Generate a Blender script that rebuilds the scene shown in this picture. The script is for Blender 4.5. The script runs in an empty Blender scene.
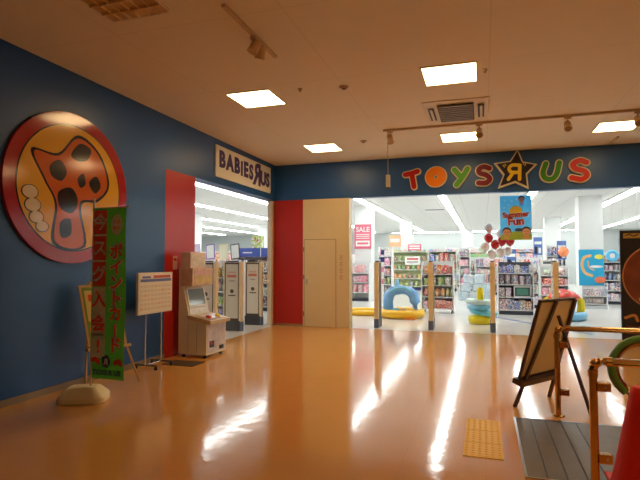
import bpy, bmesh, math, random
from mathutils import Vector, Matrix, Euler
random.seed(11)
sc = bpy.context.scene
COL = sc.collection
PI = math.pi

# ------------------------------------------------------------------ camera, world, exposure
cd = bpy.data.cameras.new('camera'); cam = bpy.data.objects.new('camera', cd); COL.objects.link(cam)
cd.sensor_width = 36; cd.lens = 28.35; cd.clip_end = 120
cam.location = (0, 0, 1.5)
cam.rotation_euler = (math.radians(90+2.5), 0, math.radians(17.92))
sc.camera = cam
w = bpy.data.worlds.new('world'); sc.world = w; w.use_nodes = True
w.node_tree.nodes['Background'].inputs[0].default_value = (1.0, .52, .22, 1)
w.node_tree.nodes['Background'].inputs[1].default_value = .022
sc.view_settings.view_transform = 'Standard'; sc.view_settings.look = 'None'
sc.view_settings.exposure = 0.0; sc.view_settings.gamma = 1.0
sc.view_settings.use_curve_mapping = False
HALL_LAMP = 17.0      # radiance of the hall's square ceiling lamps
STORE_TUBE = 15.0     # radiance of the shop's tube rows

# ------------------------------------------------------------------ materials
MATS = {}
def mat(name, col, rough=.5, metal=0, noise=0, nscale=8, spec=.5, coat=0, bump=0, bscale=60, alpha=1, trans=0, emit=None, es=0, coord='Object'):
    if name in MATS: return MATS[name]
    m = bpy.data.materials.new(name); m.use_nodes = True; nt = m.node_tree
    b = nt.nodes['Principled BSDF']; c = (*col, 1)
    b.inputs['Base Color'].default_value = c; b.inputs['Roughness'].default_value = rough
    b.inputs['Metallic'].default_value = metal; b.inputs['Specular IOR Level'].default_value = spec
    b.inputs['Coat Weight'].default_value = coat; b.inputs['Coat Roughness'].default_value = .08
    b.inputs['Alpha'].default_value = alpha; b.inputs['Transmission Weight'].default_value = trans
    if emit: b.inputs['Emission Color'].default_value = (*emit, 1); b.inputs['Emission Strength'].default_value = es
    if noise or bump:
        tc = nt.nodes.new('ShaderNodeTexCoord')
    if noise:
        n = nt.nodes.new('ShaderNodeTexNoise'); n.inputs['Scale'].default_value = nscale; n.inputs['Detail'].default_value = 4
        nt.links.new(tc.outputs[coord], n.inputs['Vector'])
        mx = nt.nodes.new('ShaderNodeMix'); mx.data_type = 'RGBA'
        mx.inputs['A'].default_value = tuple(max(0, v*(1-noise)) for v in col)+(1,)
        mx.inputs['B'].default_value = tuple(min(1, v*(1+noise)) for v in col)+(1,)
        nt.links.new(n.outputs['Fac'], mx.inputs['Factor']); nt.links.new(mx.outputs['Result'], b.inputs['Base Color'])
    if bump:
        n2 = nt.nodes.new('ShaderNodeTexNoise'); n2.inputs['Scale'].default_value = bscale
        nt.links.new(tc.outputs[coord], n2.inputs['Vector'])
        bp = nt.nodes.new('ShaderNodeBump'); bp.inputs['Strength'].default_value = bump; bp.inputs['Distance'].default_value = .01
        nt.links.new(n2.outputs['Fac'], bp.inputs['Height']); nt.links.new(bp.outputs['Normal'], b.inputs['Normal'])
    MATS[name] = m; return m

def grid_mat(name, col, line, size, off=(0, 0), lw=.01, rough=.5, spec=.5, noise=.05, bump=0, bscale=3, coat=0, axes=(0, 1)):
    """surface colour with thin seams on a rectangular grid (object coordinates)"""
    m = mat(name, col, rough, 0, noise, 1.3, spec, coat, bump, bscale)
    nt = m.node_tree; b = nt.nodes['Principled BSDF']
    src = b.inputs['Base Color'].links[0].from_socket
    tc = nt.nodes.new('ShaderNodeTexCoord'); sp = nt.nodes.new('ShaderNodeSeparateXYZ'); nt.links.new(tc.outputs['Object'], sp.inputs[0])
    facs = []
    for k in (0, 1):
        a = nt.nodes.new('ShaderNodeMath'); a.operation = 'SUBTRACT'; a.inputs[1].default_value = off[k]; nt.links.new(sp.outputs[axes[k]], a.inputs[0])
        d = nt.nodes.new('ShaderNodeMath'); d.operation = 'PINGPONG'; d.inputs[1].default_value = size[k]/2; nt.links.new(a.outputs[0], d.inputs[0])
        l = nt.nodes.new('ShaderNodeMath'); l.operation = 'LESS_THAN'; l.inputs[1].default_value = lw; nt.links.new(d.outputs[0], l.inputs[0]); facs.append(l)
    mxx = nt.nodes.new('ShaderNodeMath'); mxx.operation = 'MAXIMUM'; nt.links.new(facs[0].outputs[0], mxx.inputs[0]); nt.links.new(facs[1].outputs[0], mxx.inputs[1])
    mx = nt.nodes.new('ShaderNodeMix'); mx.data_type = 'RGBA'; mx.inputs['B'].default_value = (*line, 1)
    nt.links.new(src, mx.inputs['A']); nt.links.new(mxx.outputs[0], mx.inputs['Factor']); nt.links.new(mx.outputs['Result'], b.inputs['Base Color'])
    return m

def package_mat():
    """printed packaging: the object's own colour broken up by patches of white, dark and a second ink"""
    m = bpy.data.materials.new('printed_package'); m.use_nodes = True; nt = m.node_tree; b = nt.nodes['Principled BSDF']
    b.inputs['Roughness'].default_value = .35
    oi = nt.nodes.new('ShaderNodeObjectInfo'); tc = nt.nodes.new('ShaderNodeTexCoord')
    ad = nt.nodes.new('ShaderNodeVectorMath'); ad.operation = 'ADD'
    cmb = nt.nodes.new('ShaderNodeCombineXYZ'); ml = nt.nodes.new('ShaderNodeMath'); ml.operation = 'MULTIPLY'; ml.inputs[1].default_value = 37
    nt.links.new(oi.outputs['Random'], ml.inputs[0])
    for k in range(3): nt.links.new(ml.outputs[0], cmb.inputs[k])
    nt.links.new(tc.outputs['Object'], ad.inputs[0]); nt.links.new(cmb.outputs[0], ad.inputs[1])
    v = nt.nodes.new('ShaderNodeTexVoronoi'); v.inputs['Scale'].default_value = 11; nt.links.new(ad.outputs[0], v.inputs['Vector'])
    sp = nt.nodes.new('ShaderNodeSeparateColor'); nt.links.new(v.outputs['Color'], sp.inputs[0])
    cur = oi.outputs['Color']
    for ch, th, c in ((0, .67, (.88, .88, .88, 1)), (1, .88, (.06, .06, .09, 1)), (2, .86, (.85, .35, .12, 1))):
        g = nt.nodes.new('ShaderNodeMath'); g.operation = 'GREATER_THAN'; g.inputs[1].default_value = th; nt.links.new(sp.outputs[ch], g.inputs[0])
        mx = nt.nodes.new('ShaderNodeMix'); mx.data_type = 'RGBA'; mx.inputs['B'].default_value = c
        nt.links.new(cur, mx.inputs['A']); nt.links.new(g.outputs[0], mx.inputs['Factor']); cur = mx.outputs['Result']
    nt.links.new(cur, b.inputs['Base Color']); return m
PACK = package_mat()

BLUE = mat('blue_wall_paint', (.021, .108, .36), .36, 0, .06, 2, .5, bump=.03, bscale=40)
RED = mat('red_wall_paint', (.50, .018, .012), .35, 0, .05, 2, .5)
CREAM = mat('cream_panel', (.80, .66, .40), .42, 0, .05, 3)
CREAM_D = mat('cream_seam', (.33, .22, .11), .6)
BASEB = mat('grey_baseboard', (.30, .24, .18), .6, 0, .1)
FLOOR = grid_mat('polished_orange_floor', (.76, .38, .105), (.68, .33, .09), (.6, .6), (.0, .18), .002, .10, .5, .06, .16, 8, coat=.10)
SFLOOR = grid_mat('pale_shop_floor', (.82, .81, .78), (.70, .69, .67), (.6, .6), (0, 0), .003, .16, .5, .03)
CEIL = grid_mat('cream_ceiling_board', (.84, .76, .62), (.76, .68, .55), (1.82, 1.82), (.1, .55), .007, .75, .2, .02)
SCEIL = grid_mat('white_shop_ceiling', (.70, .70, .69), (.52, .52, .52), (.9, 1.8), (.2, .2), .008, .8, .2, .02)
SWALL = mat('white_shop_wall', (.78, .80, .80), .6, 0, .03)
WHITE = mat('white_paint', (.80, .80, .78), .45)
OFFW = mat('off_white_plastic', (.74, .68, .56), .4)
BLACK = mat('black_plastic', (.015, .015, .017), .4)
DGREY = mat('dark_grey_metal', (.10, .10, .11), .45, .3)
STEEL = mat('brushed_steel', (.55, .55, .55), .3, 1)
CHROME = mat('chrome', (.75, .75, .75), .18, 1)
BRASS = mat('brass', (.62, .36, .13), .22, 1, .08, 20)
WOOD = mat('light_beech_wood', (.86, .74, .50), .4, 0, .15, 12)
PINE = mat('pale_pine_wood', (.66, .42, .17), .5, 0, .15, 14)
DWOOD = mat('dark_walnut_wood', (.085, .035, .016), .32, 0, .25, 12)
NAVY = mat('navy_print', (.03, .035, .16), .5)
def C(n, c, r=.4, **k): return mat(n, c, r, **k)
LAMP = C('lit_warm_diffuser', (.9, .9, .85), .5, emit=(1, .69, .33), es=HALL_LAMP)
TUBE = C('lit_white_tube', (.9, .9, .9), .5, emit=(.95, 1, .96), es=STORE_TUBE)

# ------------------------------------------------------------------ mesh builder
class MB:
    def __init__(s): s.v = []; s.f = []; s.mi = []; s.mats = []; s.sm = []
    def m(s, mt):
        if mt not in s.mats: s.mats.append(mt)
        return s.mats.index(mt)
    def add(s, vs, fs, mt, M=None, smooth=False):
        o = len(s.v); k = s.m(mt)
        for p in vs:
            p = Vector(p); s.v.append(tuple(M @ p) if M else tuple(p))
        for f in fs: s.f.append([o+i for i in f]); s.mi.append(k); s.sm.append(smooth)
    def box(s, lo, hi, mt, M=None, bev=0):
        (a, b, c), (d, e, g) = lo, hi
        if not bev:
            s.add([(a,b,c),(d,b,c),(d,e,c),(a,e,c),(a,b,g),(d,b,g),(d,e,g),(a,e,g)],
                  [(0,3,2,1),(4,5,6,7),(0,1,5,4),(1,2,6,5),(2,3,7,6),(3,0,4,7)], mt, M); return
        bm = bmesh.new(); bmesh.ops.create_cube(bm, size=1)
        for v in bm.verts: v.co = Vector(((a+d)/2+v.co.x*(d-a), (b+e)/2+v.co.y*(e-b), (c+g)/2+v.co.z*(g-c)))
        bmesh.ops.bevel(bm, geom=bm.edges[:], offset=bev, segments=2, affect='EDGES', profile=.5)
        s.frombm(bm, mt, M)
    def frombm(s, bm, mt, M=None, smooth=False):
        bm.verts.index_update()
        s.add([v.co[:] for v in bm.verts], [[v.index for v in f.verts] for f in bm.faces], mt, M, smooth); bm.free()
    def tube(s, pts, r, mt, n=10, M=None, closed=False, cap=True, sq=1.0):
        pts = [Vector(p) for p in pts]; N = len(pts); rs = r if isinstance(r, (list, tuple)) else [r]*N
        vs = []; ref = None
        for i, p in enumerate(pts):
            if closed: t = pts[(i+1) % N]-pts[i-1]
            else: t = pts[min(i+1, N-1)]-pts[max(i-1, 0)]
            t.normalize()
            if ref is None: ref = Vector((0,0,1)) if abs(t.z) < .9 else Vector((1,0,0))
            a = t.cross(ref)
            if a.length < 1e-4: a = t.orthogonal()
            a.normalize(); bb = t.cross(a); ref = -bb if False else ref
            if abs(t.dot(ref)) > .95: ref = t.orthogonal()
            for k in range(n):
                th = 2*PI*k/n; vs.append(p+a*math.cos(th)*rs[i]+bb*math.sin(th)*rs[i]*sq)
        fs = []
        for i in range(N if closed else N-1):
            j = (i+1) % N
            for k in range(n):
                l = (k+1) % n; fs.append((i*n+k, i*n+l, j*n+l, j*n+k))
        s.add(vs, fs, mt, M, True)
        if cap and not closed:
            s.add(vs[:n], [tuple(range(n))[::-1]], mt, M); s.add(vs[-n:], [tuple(range(n))], mt, M)
    def lathe(s, prof, mt, n=24, M=None, smooth=True):
        vs = []; fs = []; m = len(prof)
        for k in range(n):
            th = 2*PI*k/n
            for (r, z) in prof: vs.append((r*math.cos(th), r*math.sin(th), z))
        for k in range(n):
            l = (k+1) % n
            for i in range(m-1): fs.append((k*m+i, l*m+i, l*m+i+1, k*m+i+1))
        s.add(vs, fs, mt, M, smooth)
        s.add([vs[k*m] for k in range(n)], [tuple(range(n))[::-1]], mt, M); s.add([vs[k*m+m-1] for k in range(n)], [tuple(range(n))], mt, M)
    def ball(s, c, r, mt, M=None, n=16, sx=(1,1,1)):
        bm = bmesh.new(); bmesh.ops.create_uvsphere(bm, u_segments=n, v_segments=max(6, n*2//3), radius=r)
        for v in bm.verts: v.co = Vector((v.co.x*sx[0]+c[0], v.co.y*sx[1]+c[1], v.co.z*sx[2]+c[2]))
        s.frombm(bm, mt, M, True)
    def torus(s, c, R, r, mt, n=36, k=12, M=None, sq=1.0, ax='z'):
        pts = []
        vs = []; fs = []
        for i in range(n):
            t = 2*PI*i/n
            for j in range(k):
                u = 2*PI*j/k; rr = R+r*math.cos(u); z = r*sq*math.sin(u)
                p = (rr*math.cos(t), rr*math.sin(t), z)
                if ax == 'y': p = (p[0], p[2], p[1])
                if ax == 'x': p = (p[2], p[0], p[1])
                vs.append((p[0]+c[0], p[1]+c[1], p[2]+c[2]))
                fs.append((i*k+j, ((i+1)%n)*k+j, ((i+1)%n)*k+(j+1)%k, i*k+(j+1)%k))
        s.add(vs, fs, mt, M, True)
    def poly(s, pts, d, mt, M=None):
        """polygon in the u,w plane (x,z), front face at y=0 looking to -y, thickness d backwards"""
        n = len(pts)
        ar = sum(pts[i][0]*pts[(i+1)%n][1]-pts[(i+1)%n][0]*pts[i][1] for i in range(n))
        if ar < 0: pts = pts[::-1]
        vs = [(x, 0, z) for x, z in pts]+[(x, d, z) for x, z in pts]
        fs = [tuple(range(n)), tuple(range(2*n-1, n-1, -1))]+[(i, n+i, n+(i+1)%n, (i+1)%n) for i in range(n)]
        s.add(vs, fs, mt, M)
    def stroke(s, pts, wd, d, mt, y=0, M=None, smooth=True, closed=False, k=10):
        """fat marker line in the x,z plane, front at y, thickness d"""
        P = [Vector((p[0], p[1])) for p in pts]
        if smooth and len(P) > 2: P = catmull(P, closed)
        T = Matrix.Translation((0, y, 0)); T = M @ T if M else T
        r = wd/2; n = len(P); L = []; R = []
        for i in range(n):
            if closed: a, c = P[i-1], P[(i+1) % n]
            else: a, c = P[max(i-1, 0)], P[min(i+1, n-1)]
            t = (c-a).normalized(); q = Vector((-t.y, t.x))*r; L.append(P[i]+q); R.append(P[i]-q)
        if closed:
            vs = [(p.x, 0, p.y) for p in L]+[(p.x, 0, p.y) for p in R]+[(p.x, d, p.y) for p in L]+[(p.x, d, p.y) for p in R]; fs = []
            for i in range(n):
                j = (i+1) % n; fs += [(i, n+i, n+j, j), (2*n+j, 3*n+j, 3*n+i, 2*n+i), (i, j, 2*n+j, 2*n+i), (n+j, n+i, 3*n+i, 3*n+j)]
            s.add(vs, fs, mt, T); return
        def cap(c, d0, sg): # half circle from +normal over the end to -normal
            t = d0.normalized(); q = Vector((-t.y, t.x)); return [c+q*r*math.cos(PI*k/8)*sg+t*r*math.sin(PI*k/8) for k in range(1, 8)]
        out = L+cap(P[-1], P[-1]-P[-2], 1)+R[::-1]+cap(P[0], P[0]-P[1], 1); m = len(out)
        vs = [(p.x, 0, p.y) for p in out]+[(p.x, d, p.y) for p in out]; fs = []
        kc = 7; ri = lambda i: n+kc+(n-1-i)
        for i in range(n-1): fs += [(i, ri(i), ri(i+1), i+1), (m+i+1, m+ri(i+1), m+ri(i), m+i)]
        e1 = list(range(n-1, n+kc+1)); e0 = list(range(ri(0), m))+[0]
        for e in (e1, e0): fs += [tuple(e[::-1]), tuple(m+k for k in e)]
        for k in range(m): fs.append((k, (k+1) % m, m+(k+1) % m, m+k))
        s.add(vs, fs, mt, T)
    def disc(s, c, r, d, mt, y=0, M=None, n=32, sz=1.0):
        T = Matrix.Translation((0, y, 0)); T = M @ T if M else T
        s.poly([(c[0]+r*math.cos(2*PI*j/n), c[1]+r*sz*math.sin(2*PI*j/n)) for j in range(n)], d, mt, T)
    def text(s, txt, size, mt, M, ext=.001, bold=0, align='CENTER', flip=False, sx=1.0):
        """writing in the x,z plane facing -y"""
        c = bpy.data.curves.new('writing', 'FONT'); c.body = txt; c.size = size; c.extrude = ext; c.offset = bold
        c.align_x = align; c.align_y = 'CENTER'; c.resolution_u = 3
        o = bpy.data.objects.new('writing', c); COL.objects.link(o); bpy.context.view_layer.update()
        ev = o.evaluated_get(bpy.context.evaluated_depsgraph_get()); me = ev.to_mesh()
        R = M @ Matrix.Rotation(PI/2, 4, 'X') @ Matrix.Diagonal(((-1 if flip else 1)*sx, 1, 1, 1))
        s.add([v.co[:] for v in me.vertices], [list(p.vertices)[::(-1 if flip else 1)] for p in me.polygons], mt, R)
        ev.to_mesh_clear(); bpy.data.objects.remove(o); bpy.data.curves.remove(c)
    def build(s, name, parent=None, loc=None, rz=0):
        me = bpy.data.meshes.new(name); me.from_pydata(s.v, [], s.f)
        for m in s.mats: me.materials.append(m)
        me.polygons.foreach_set('material_index', s.mi); me.polygons.foreach_set('use_smooth', s.sm); me.update()
        o = bpy.data.objects.new(name, me); COL.objects.link(o)
        if parent: o.parent = parent
        if loc: o.location = loc
        if rz: o.rotation_euler = (0, 0, rz)
        return o

def catmull(P, closed=False, k=6):
    out = []; n = len(P)
    for i in range(n if closed else n-1):
        p0 = P[(i-1) % n] if (closed or i > 0) else P[0]*2-P[1]
        p1 = P[i]; p2 = P[(i+1) % n]; p3 = P[(i+2) % n] if (closed or i < n-2) else P[n-1]*2-P[n-2]
        for j in range(k):
            t = j/k
            out.append(.5*((2*p1)+(-p0+p2)*t+(2*p0-5*p1+4*p2-p3)*t*t+(-p0+3*p1-3*p2+p3)*t**3))
    if not closed: out.append(P[-1])
    return out

def tag(o, label=None, cat=None, group=None, kind=None):
    if label: o['label'] = label
    if cat: o['category'] = cat
    if group: o['group'] = group
    if kind: o['kind'] = kind
    return o
def thing(name, loc, label, cat, rz=0, group=None):
    o = bpy.data.objects.new(name, None); COL.objects.link(o); o.empty_display_size = .1
    o.location = loc; o.rotation_euler = (0, 0, rz); return tag(o, label, cat, group)
def copy_tree(o, parent=None):
    c = o.copy(); COL.objects.link(c)
    if parent: c.parent = parent
    for ch in [q for q in o.children]: copy_tree(ch, c)
    return c
def part(name, parent, lo, hi, mt, bev=0, label=None):
    b = MB(); b.box(lo, hi, mt, None, bev); o = b.build(name, parent)
    if label: o['label'] = label
    return o
def struct(name, boxes, label, cat, n=None):
    b = MB()
    for lo, hi, mt in boxes: b.box(lo, hi, mt)
    return tag(b.build(name), label, cat, kind='structure')

# ------------------------------------------------------------------ the shell
XL, YF, H, HB, HS = -4.74, 11.17, 3.82, 2.97, 3.70
struct('floor', [((-4.74, -4, -.1), (7, 11.17, 0), FLOOR)], 'glossy orange tiled hall floor', 'floor')
struct('floor_shop', [((-24, 11.17, -.1), (10, 38.5, 0), SFLOOR), ((-24, 5.5, -.1), (-4.74, 11.17, 0), SFLOOR)], 'pale polished shop floor beyond the threshold', 'floor')
# walls of the hall
struct('wall_left', [((XL-.2, -4, 0), (XL, 6.76, H), BLUE), ((XL-.2, 6.76, HB), (XL, YF, H), BLUE)], 'dark blue wall on the left and the band over the side entrance', 'wall')
struct('trim_1', [((XL-.2, 6.76, 0), (XL, 7.62, HB), RED)], 'red panel beside the side entrance', 'wall panel')
struct('trim_2', [((XL-.2, YF, 0), (-4.03, YF+.2, HB), RED)], 'red panel in the corner between the two entrances', 'wall panel')
struct('wall_front', [((XL-.2, YF, HB), (7, YF+.2, H), BLUE)], 'blue band over the main entrance', 'wall')
# side entrance frame at the corner
struct('trim_3', [((XL-.12, 10.98, 0), (XL-.02, 11.1, HB-.02), OFFW), ((XL-.12, 11.1, 0), (XL-.02, 11.17, HB-.02), STEEL)], 'pale metal jamb at the corner end of the side entrance', 'trim')
b = MB(); b.box((-4.03, YF-.012, 0), (-2.92, YF+.2, HB), CREAM)
b.box((-3.02, YF-.03, 0), (-2.9, YF+.22, HB), CREAM)
tag(b.build('wall_service'), 'cream wall panel between red panel and main entrance', 'wall', kind='structure')
d = thing('door_1', (-3.55, YF-.012, 0), 'cream flush service door between red panel and main entrance', 'door'); d['kind'] = 'structure'
part('door_leaf', d, (-.44, -.012, .01), (.32, 0, 2.02), CREAM, .003)
b = MB()
for lo, hi in (((-.452, -.004, 0), (-.44, 0, 2.03)), ((.32, -.004, 0), (.332, 0, 2.03)), ((-.452, -.004, 2.02), (.332, 0, 2.032))): b.box(lo, hi, CREAM_D)
b.build('door_seam', d)
b = MB(); b.box((-.40, -.03, .98), (-.36, -.012, 1.10), STEEL, None, .004); b.build('door_handle', d)
b = MB()
for z in (.25, 1.1, 1.75): b.box((-.462, -.02, z), (-.442, 0, z+.1), DGREY)
b.build('hinge', d)
# faded red vertical writing beside the door
b = MB()
FR = C('faded_red_print', (.60, .28, .16))
for k in range(4):
    z = .22-k*.15
    for st in ([(-.04, z+.04), (.04, z+.04)], [(-.045, z), (.045, z)], [(-.035, z-.045), (.035, z-.045)]): b.stroke(st, .010, .001, FR, 0, None, False)
    b.stroke([(0, z+.05), (0, z-.05)], .010, .001, FR, -.0015, None, False)
tag(b.build('wall_lettering', loc=(-3.10, YF-.014, 1.38)), 'faded red vertical characters on the cream panel beside the door', 'lettering')
struct('baseboard_left', [((XL, -4, 0), (XL+.02, 6.76, .075), BASEB)], 'beige baseboard along the blue wall', 'baseboard')
struct('baseboard_front', [((XL, YF-.006, 0), (-2.9, YF-.0, .05), CREAM_D)], 'thin dark skirting under the corner panels', 'baseboard')
struct('ceiling', [((XL-.2, -4, H), (7, YF+.2, H+.1), CEIL)], 'cream boarded hall ceiling', 'ceiling')
struct('ceiling_shop', [((-24, YF+.2, HS), (10, 38.5, HS+.1), SCEIL), ((-24, 5.5, HS), (XL-.2, YF+.2, HS+.1), SCEIL)], 'white shop ceiling beyond the entrances', 'ceiling')
struct('wall_back', [((-24, 38.3, 0), (10, 38.5, HS), C('grey_far_wall', (.55, .58, .58), .6))], 'white far wall of the shop', 'wall')
struct('wall_shop_left', [((-24.2, 5.5, 0), (-24, 38.5, HS), SWALL)], 'white left wall of the shop', 'wall')
struct('wall_shop_near', [((-24, 5.3, 0), (XL-.2, 5.5, HS), SWALL)], 'white near wall of the shop', 'wall')
struct('wall_shop_right', [((10, YF, 0), (10.2, 38.5, HS), SWALL)], 'white right wall of the shop', 'wall')
for i, (x, y, ww) in enumerate([(3.42, 19.0, .72), (3.25, 27.2, .72), (-4.5, 19.75, .66), (-4.0, 28.0, .66), (-12.5, 19.75, .7), (-12.5, 28, .7), (-1.0, 36, .7)]):
    lab = ['white square shop column nearest the main entrance, blue sea-life poster on it', 'white square shop column behind the nearest one on the right', 'white square column carrying the pink sale sign',
           'white square column far behind the pink sale sign', 'white square column seen through the side entrance', 'white square column deep in the shop through the side entrance', 'white square column at the far end of the shop'][i]
    struct('trim_%d' % (i+4), [((x-ww/2, y-ww/2, 0), (x+ww/2, y+ww/2, HS), SWALL)], lab, 'column')
# dark blue guide stripe across the shop floor
b = MB(); b.add([(.0, 14.95, .004), (.12, 15.05, .004), (2.2, 11.75, .004), (2.08, 11.7, .004)], [(0, 3, 2, 1)], C('blue_floor_tape', (.06, .12, .30), .4)); tag(b.build('floor_stripe'), 'dark blue stripe running diagonally over the shop floor', 'floor tape')
b = MB(); b.add([(-3.2, 16.2, .004), (-3.2, 16.26, .004), (.2, 15.2, .004), (.2, 15.14, .004)], [(0, 3, 2, 1)], C('grey_floor_tape', (.25, .30, .42), .4)); tag(b.build('floor_stripe'), 'thin grey stripe across the shop floor behind the yellow pool', 'floor tape')

# ------------------------------------------------------------------ lights of the hall
def hall_lamp(x, y, label, lit=True):
    t = thing('ceiling_lamp', (x, y, H), label, 'ceiling lamp')
    b = MB(); s = .31
    for lo, hi in (((-s-.02, -s-.02, -.012), (s+.02, -s, 0)), ((-s-.02, s, -.012), (s+.02, s+.02, 0)), ((-s-.02, -s, -.012), (-s, s, 0)), ((s, -s, -.012), (s+.02, s, 0))): b.box(lo, hi, OFFW)
    b.build('frame', t)
    if lit:
        b = MB()
        b.box((-s, -s, -.01), (s, s, -.001), LAMP)
        b.build('diffuser', t)
    else:
        b = MB(); b.box((-s, -s, -.004), (s, s, -.001), C('unlit_reflector', (.62, .42, .20), .4)); b.build('reflector', t)
        b = MB()
        for k in range(1, 4): b.box((-s, -s+k*2*s/4-.006, -.03), (s, -s+k*2*s/4+.006, -.004), C('louvre_brass', (.80, .58, .28), .4))
        for k in range(1, 6): b.box((-s+k*2*s/6-.004, -s, -.026), (-s+k*2*s/6+.004, s, -.004), MATS['louvre_brass'])
        b.build('louvre', t)
    return t
hall_lamp(-3.03, 6.45, 'lit square ceiling lamp closest to the unlit one, over the left side')
hall_lamp(-3.06, 9.68, 'lit square ceiling lamp nearest the corner, before the red panel')
hall_lamp(-.36, 6.33, 'lit square ceiling lamp on the near side of the air conditioner')
hall_lamp(-.39, 9.6, 'lit square ceiling lamp between the air conditioner and the main entrance')
hall_lamp(2.2, 9.65, 'lit square ceiling lamp furthest right, above the last sign letter')
hall_lamp(2.3, 6.3, 'lit square ceiling lamp off to the right over the handrails')
for x_, y_, l_ in ((2.3, 3.0, 'lit square ceiling lamp over the walkway, outside the picture'), (4.9, 3.0, 'lit square ceiling lamp far right of the walkway, outside the picture'), (2.3, -.3, 'lit square ceiling lamp over the walkway behind the viewer')): hall_lamp(x_, y_, l_)
hall_lamp(-3.04, 3.60, 'unlit louvred square lamp at the upper left', False)

# ceiling air conditioner
t = thing('air_conditioner', (-.36, 7.93, H), 'square ceiling air conditioner between two lit lamps', 'air conditioner')
part('panel', t, (-.47, -.58, -.014), (.47, .58, 0), C('aged_white_plastic', (.78, .68, .50), .5), .008)
b = MB()
b.box((-.26, -.42, -.036), (.26, .42, -.03), C('grille_shadow', (.05, .04, .03), .6))
for k in range(9):
    y = -.40+k*.1
    b.box((-.25, y-.012, -.048), (.25, y+.03, -.036), C('grille_grey', (.36, .31, .24), .5))
b.build('intake_grille', t)
for s in (-1, 1):
    b = MB(); b.box((s*.36-.045, -.32, -.036), (s*.36+.045, .32, -.03), MATS['grille_shadow'])
    b.box((s*.36-.015, -.30, -.045), (s*.36+.02, .30, -.036), MATS['aged_white_plastic']); b.build('outlet_flap', t)
# track rail with spotlights
TR = C('tan_track', (.60, .44, .26), .45)
b = MB(); b.box((-1.64, 8.665, H-.035), (6.5, 8.705, H), TR); tag(b.build('lighting_track'), 'long lighting track crossing the ceiling before the entrance', 'lighting track')
def spot(x, y, z, ax, label, rz=0, tilt=0):
    t = thing('track_spotlight', (x, y, z), label, 'spotlight', rz, 'spotlights on the long track')
    part('adapter', t, (-.05, -.02, -.03), (.05, .02, 0), TR)
    b = MB(); b.tube([(0, 0, -.03), (0, 0, -.10)], .012, TR); b.build('stem', t)
    M = Matrix.Translation((0, 0, -.14)) @ Matrix.Rotation(tilt, 4, 'X')
    b = MB(); b.lathe([(.03, .09), (.05, .08), (.055, -.02), (.065, -.07)], C('spot_housing', (.68, .50, .30), .4), 16, M); b.build('lamp_head', t)
    b = MB(); b.lathe([(.05, -.072), (.045, -.06)], C('spot_glass', (.25, .2, .15), .1), 16, M); b.build('lens', t)
spot(-1.52, 8.685, H-.035, 0, 'spotlight at the left end of the long track, above the hanging box', 0, .9)
spot(-.03, 8.685, H-.035, 0, 'spotlight on the long track right of the air conditioner', 0, -.7)
spot(1.30, 8.685, H-.035, 0, 'spotlight on the long track just before the right lit lamp', 0, -.7)
spot(2.27, 8.685, H-.035, 0, 'rightmost spotlight on the long track at the picture edge', 0, -.8)
b = MB(); b.box((-2.21, 3.95, H-.03), (-2.17, 5.15, H), TR); tag(b.build('lighting_track'), 'short lighting track at the top left of the hall ceiling', 'lighting track')
t = thing('twin_spotlight', (-2.19, 4.68, H-.03), 'twin spotlight on the short track', 'spotlight')
part('adapter', t, (-.03, -.12, -.03), (.03, .12, 0), TR)
for s in (-1, 1):
    M = Matrix.Translation((.0, s*.075, -.10)) @ Matrix.Rotation(s*.3, 4, 'X') @ Matrix.Rotation(.35, 4, 'Y')
    b = MB(); b.lathe([(.03, .07), (.048, .06), (.05, -.02), (.058, -.06)], MATS['spot_housing'], 16, M); b.build('lamp_head', t)
b = MB(); b.box((2.38, 10.45, H-.03), (2.42, 11.0, H), TR); tag(b.build('lighting_track'), 'short stub of track beside the rightmost lit lamp', 'lighting track')
for x, y, lab in ((-2.15, 9.35, 'small round ceiling detector between the corner lamp and the air conditioner'), (.05, 6.3, 'tiny ceiling sensor beside the near central lamp'), (-2.3, 6.25, 'tiny ceiling sensor right of the left lit lamp'), (-1.72, 6.35, 'round ceiling detector left of the near central lamp')):
    t = thing('smoke_detector', (x, y, H), lab, 'detector'); r = .03 if 'tiny' in lab else .06
    b = MB(); b.lathe([(r, 0), (r, -.012), (r*.6, -.03)], C('detector_tan', (.55, .40, .24), .5), 16); b.build('housing', t)
    b = MB(); b.lathe([(r*.5, -.03), (r*.35, -.042)], C('detector_dark', (.2, .13, .08), .5), 12); b.build('sensor_cap', t)
# hanging box on a cable
t = thing('hanging_beacon', (-1.56, 8.685, H-.2), 'small white box hanging on a cable from the track end', 'pendant')
b = MB(); b.tube([(0, 0, .165), (0, 0, -.6)], .006, C('cable_tan', (.40, .30, .18))); b.build('cable', t)
part('body', t, (-.035, -.03, -.82), (.035, .03, -.60), OFFW, .008)
part('end_cap', t, (-.03, -.025, -.84), (.03, .025, -.82), BLACK)

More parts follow.
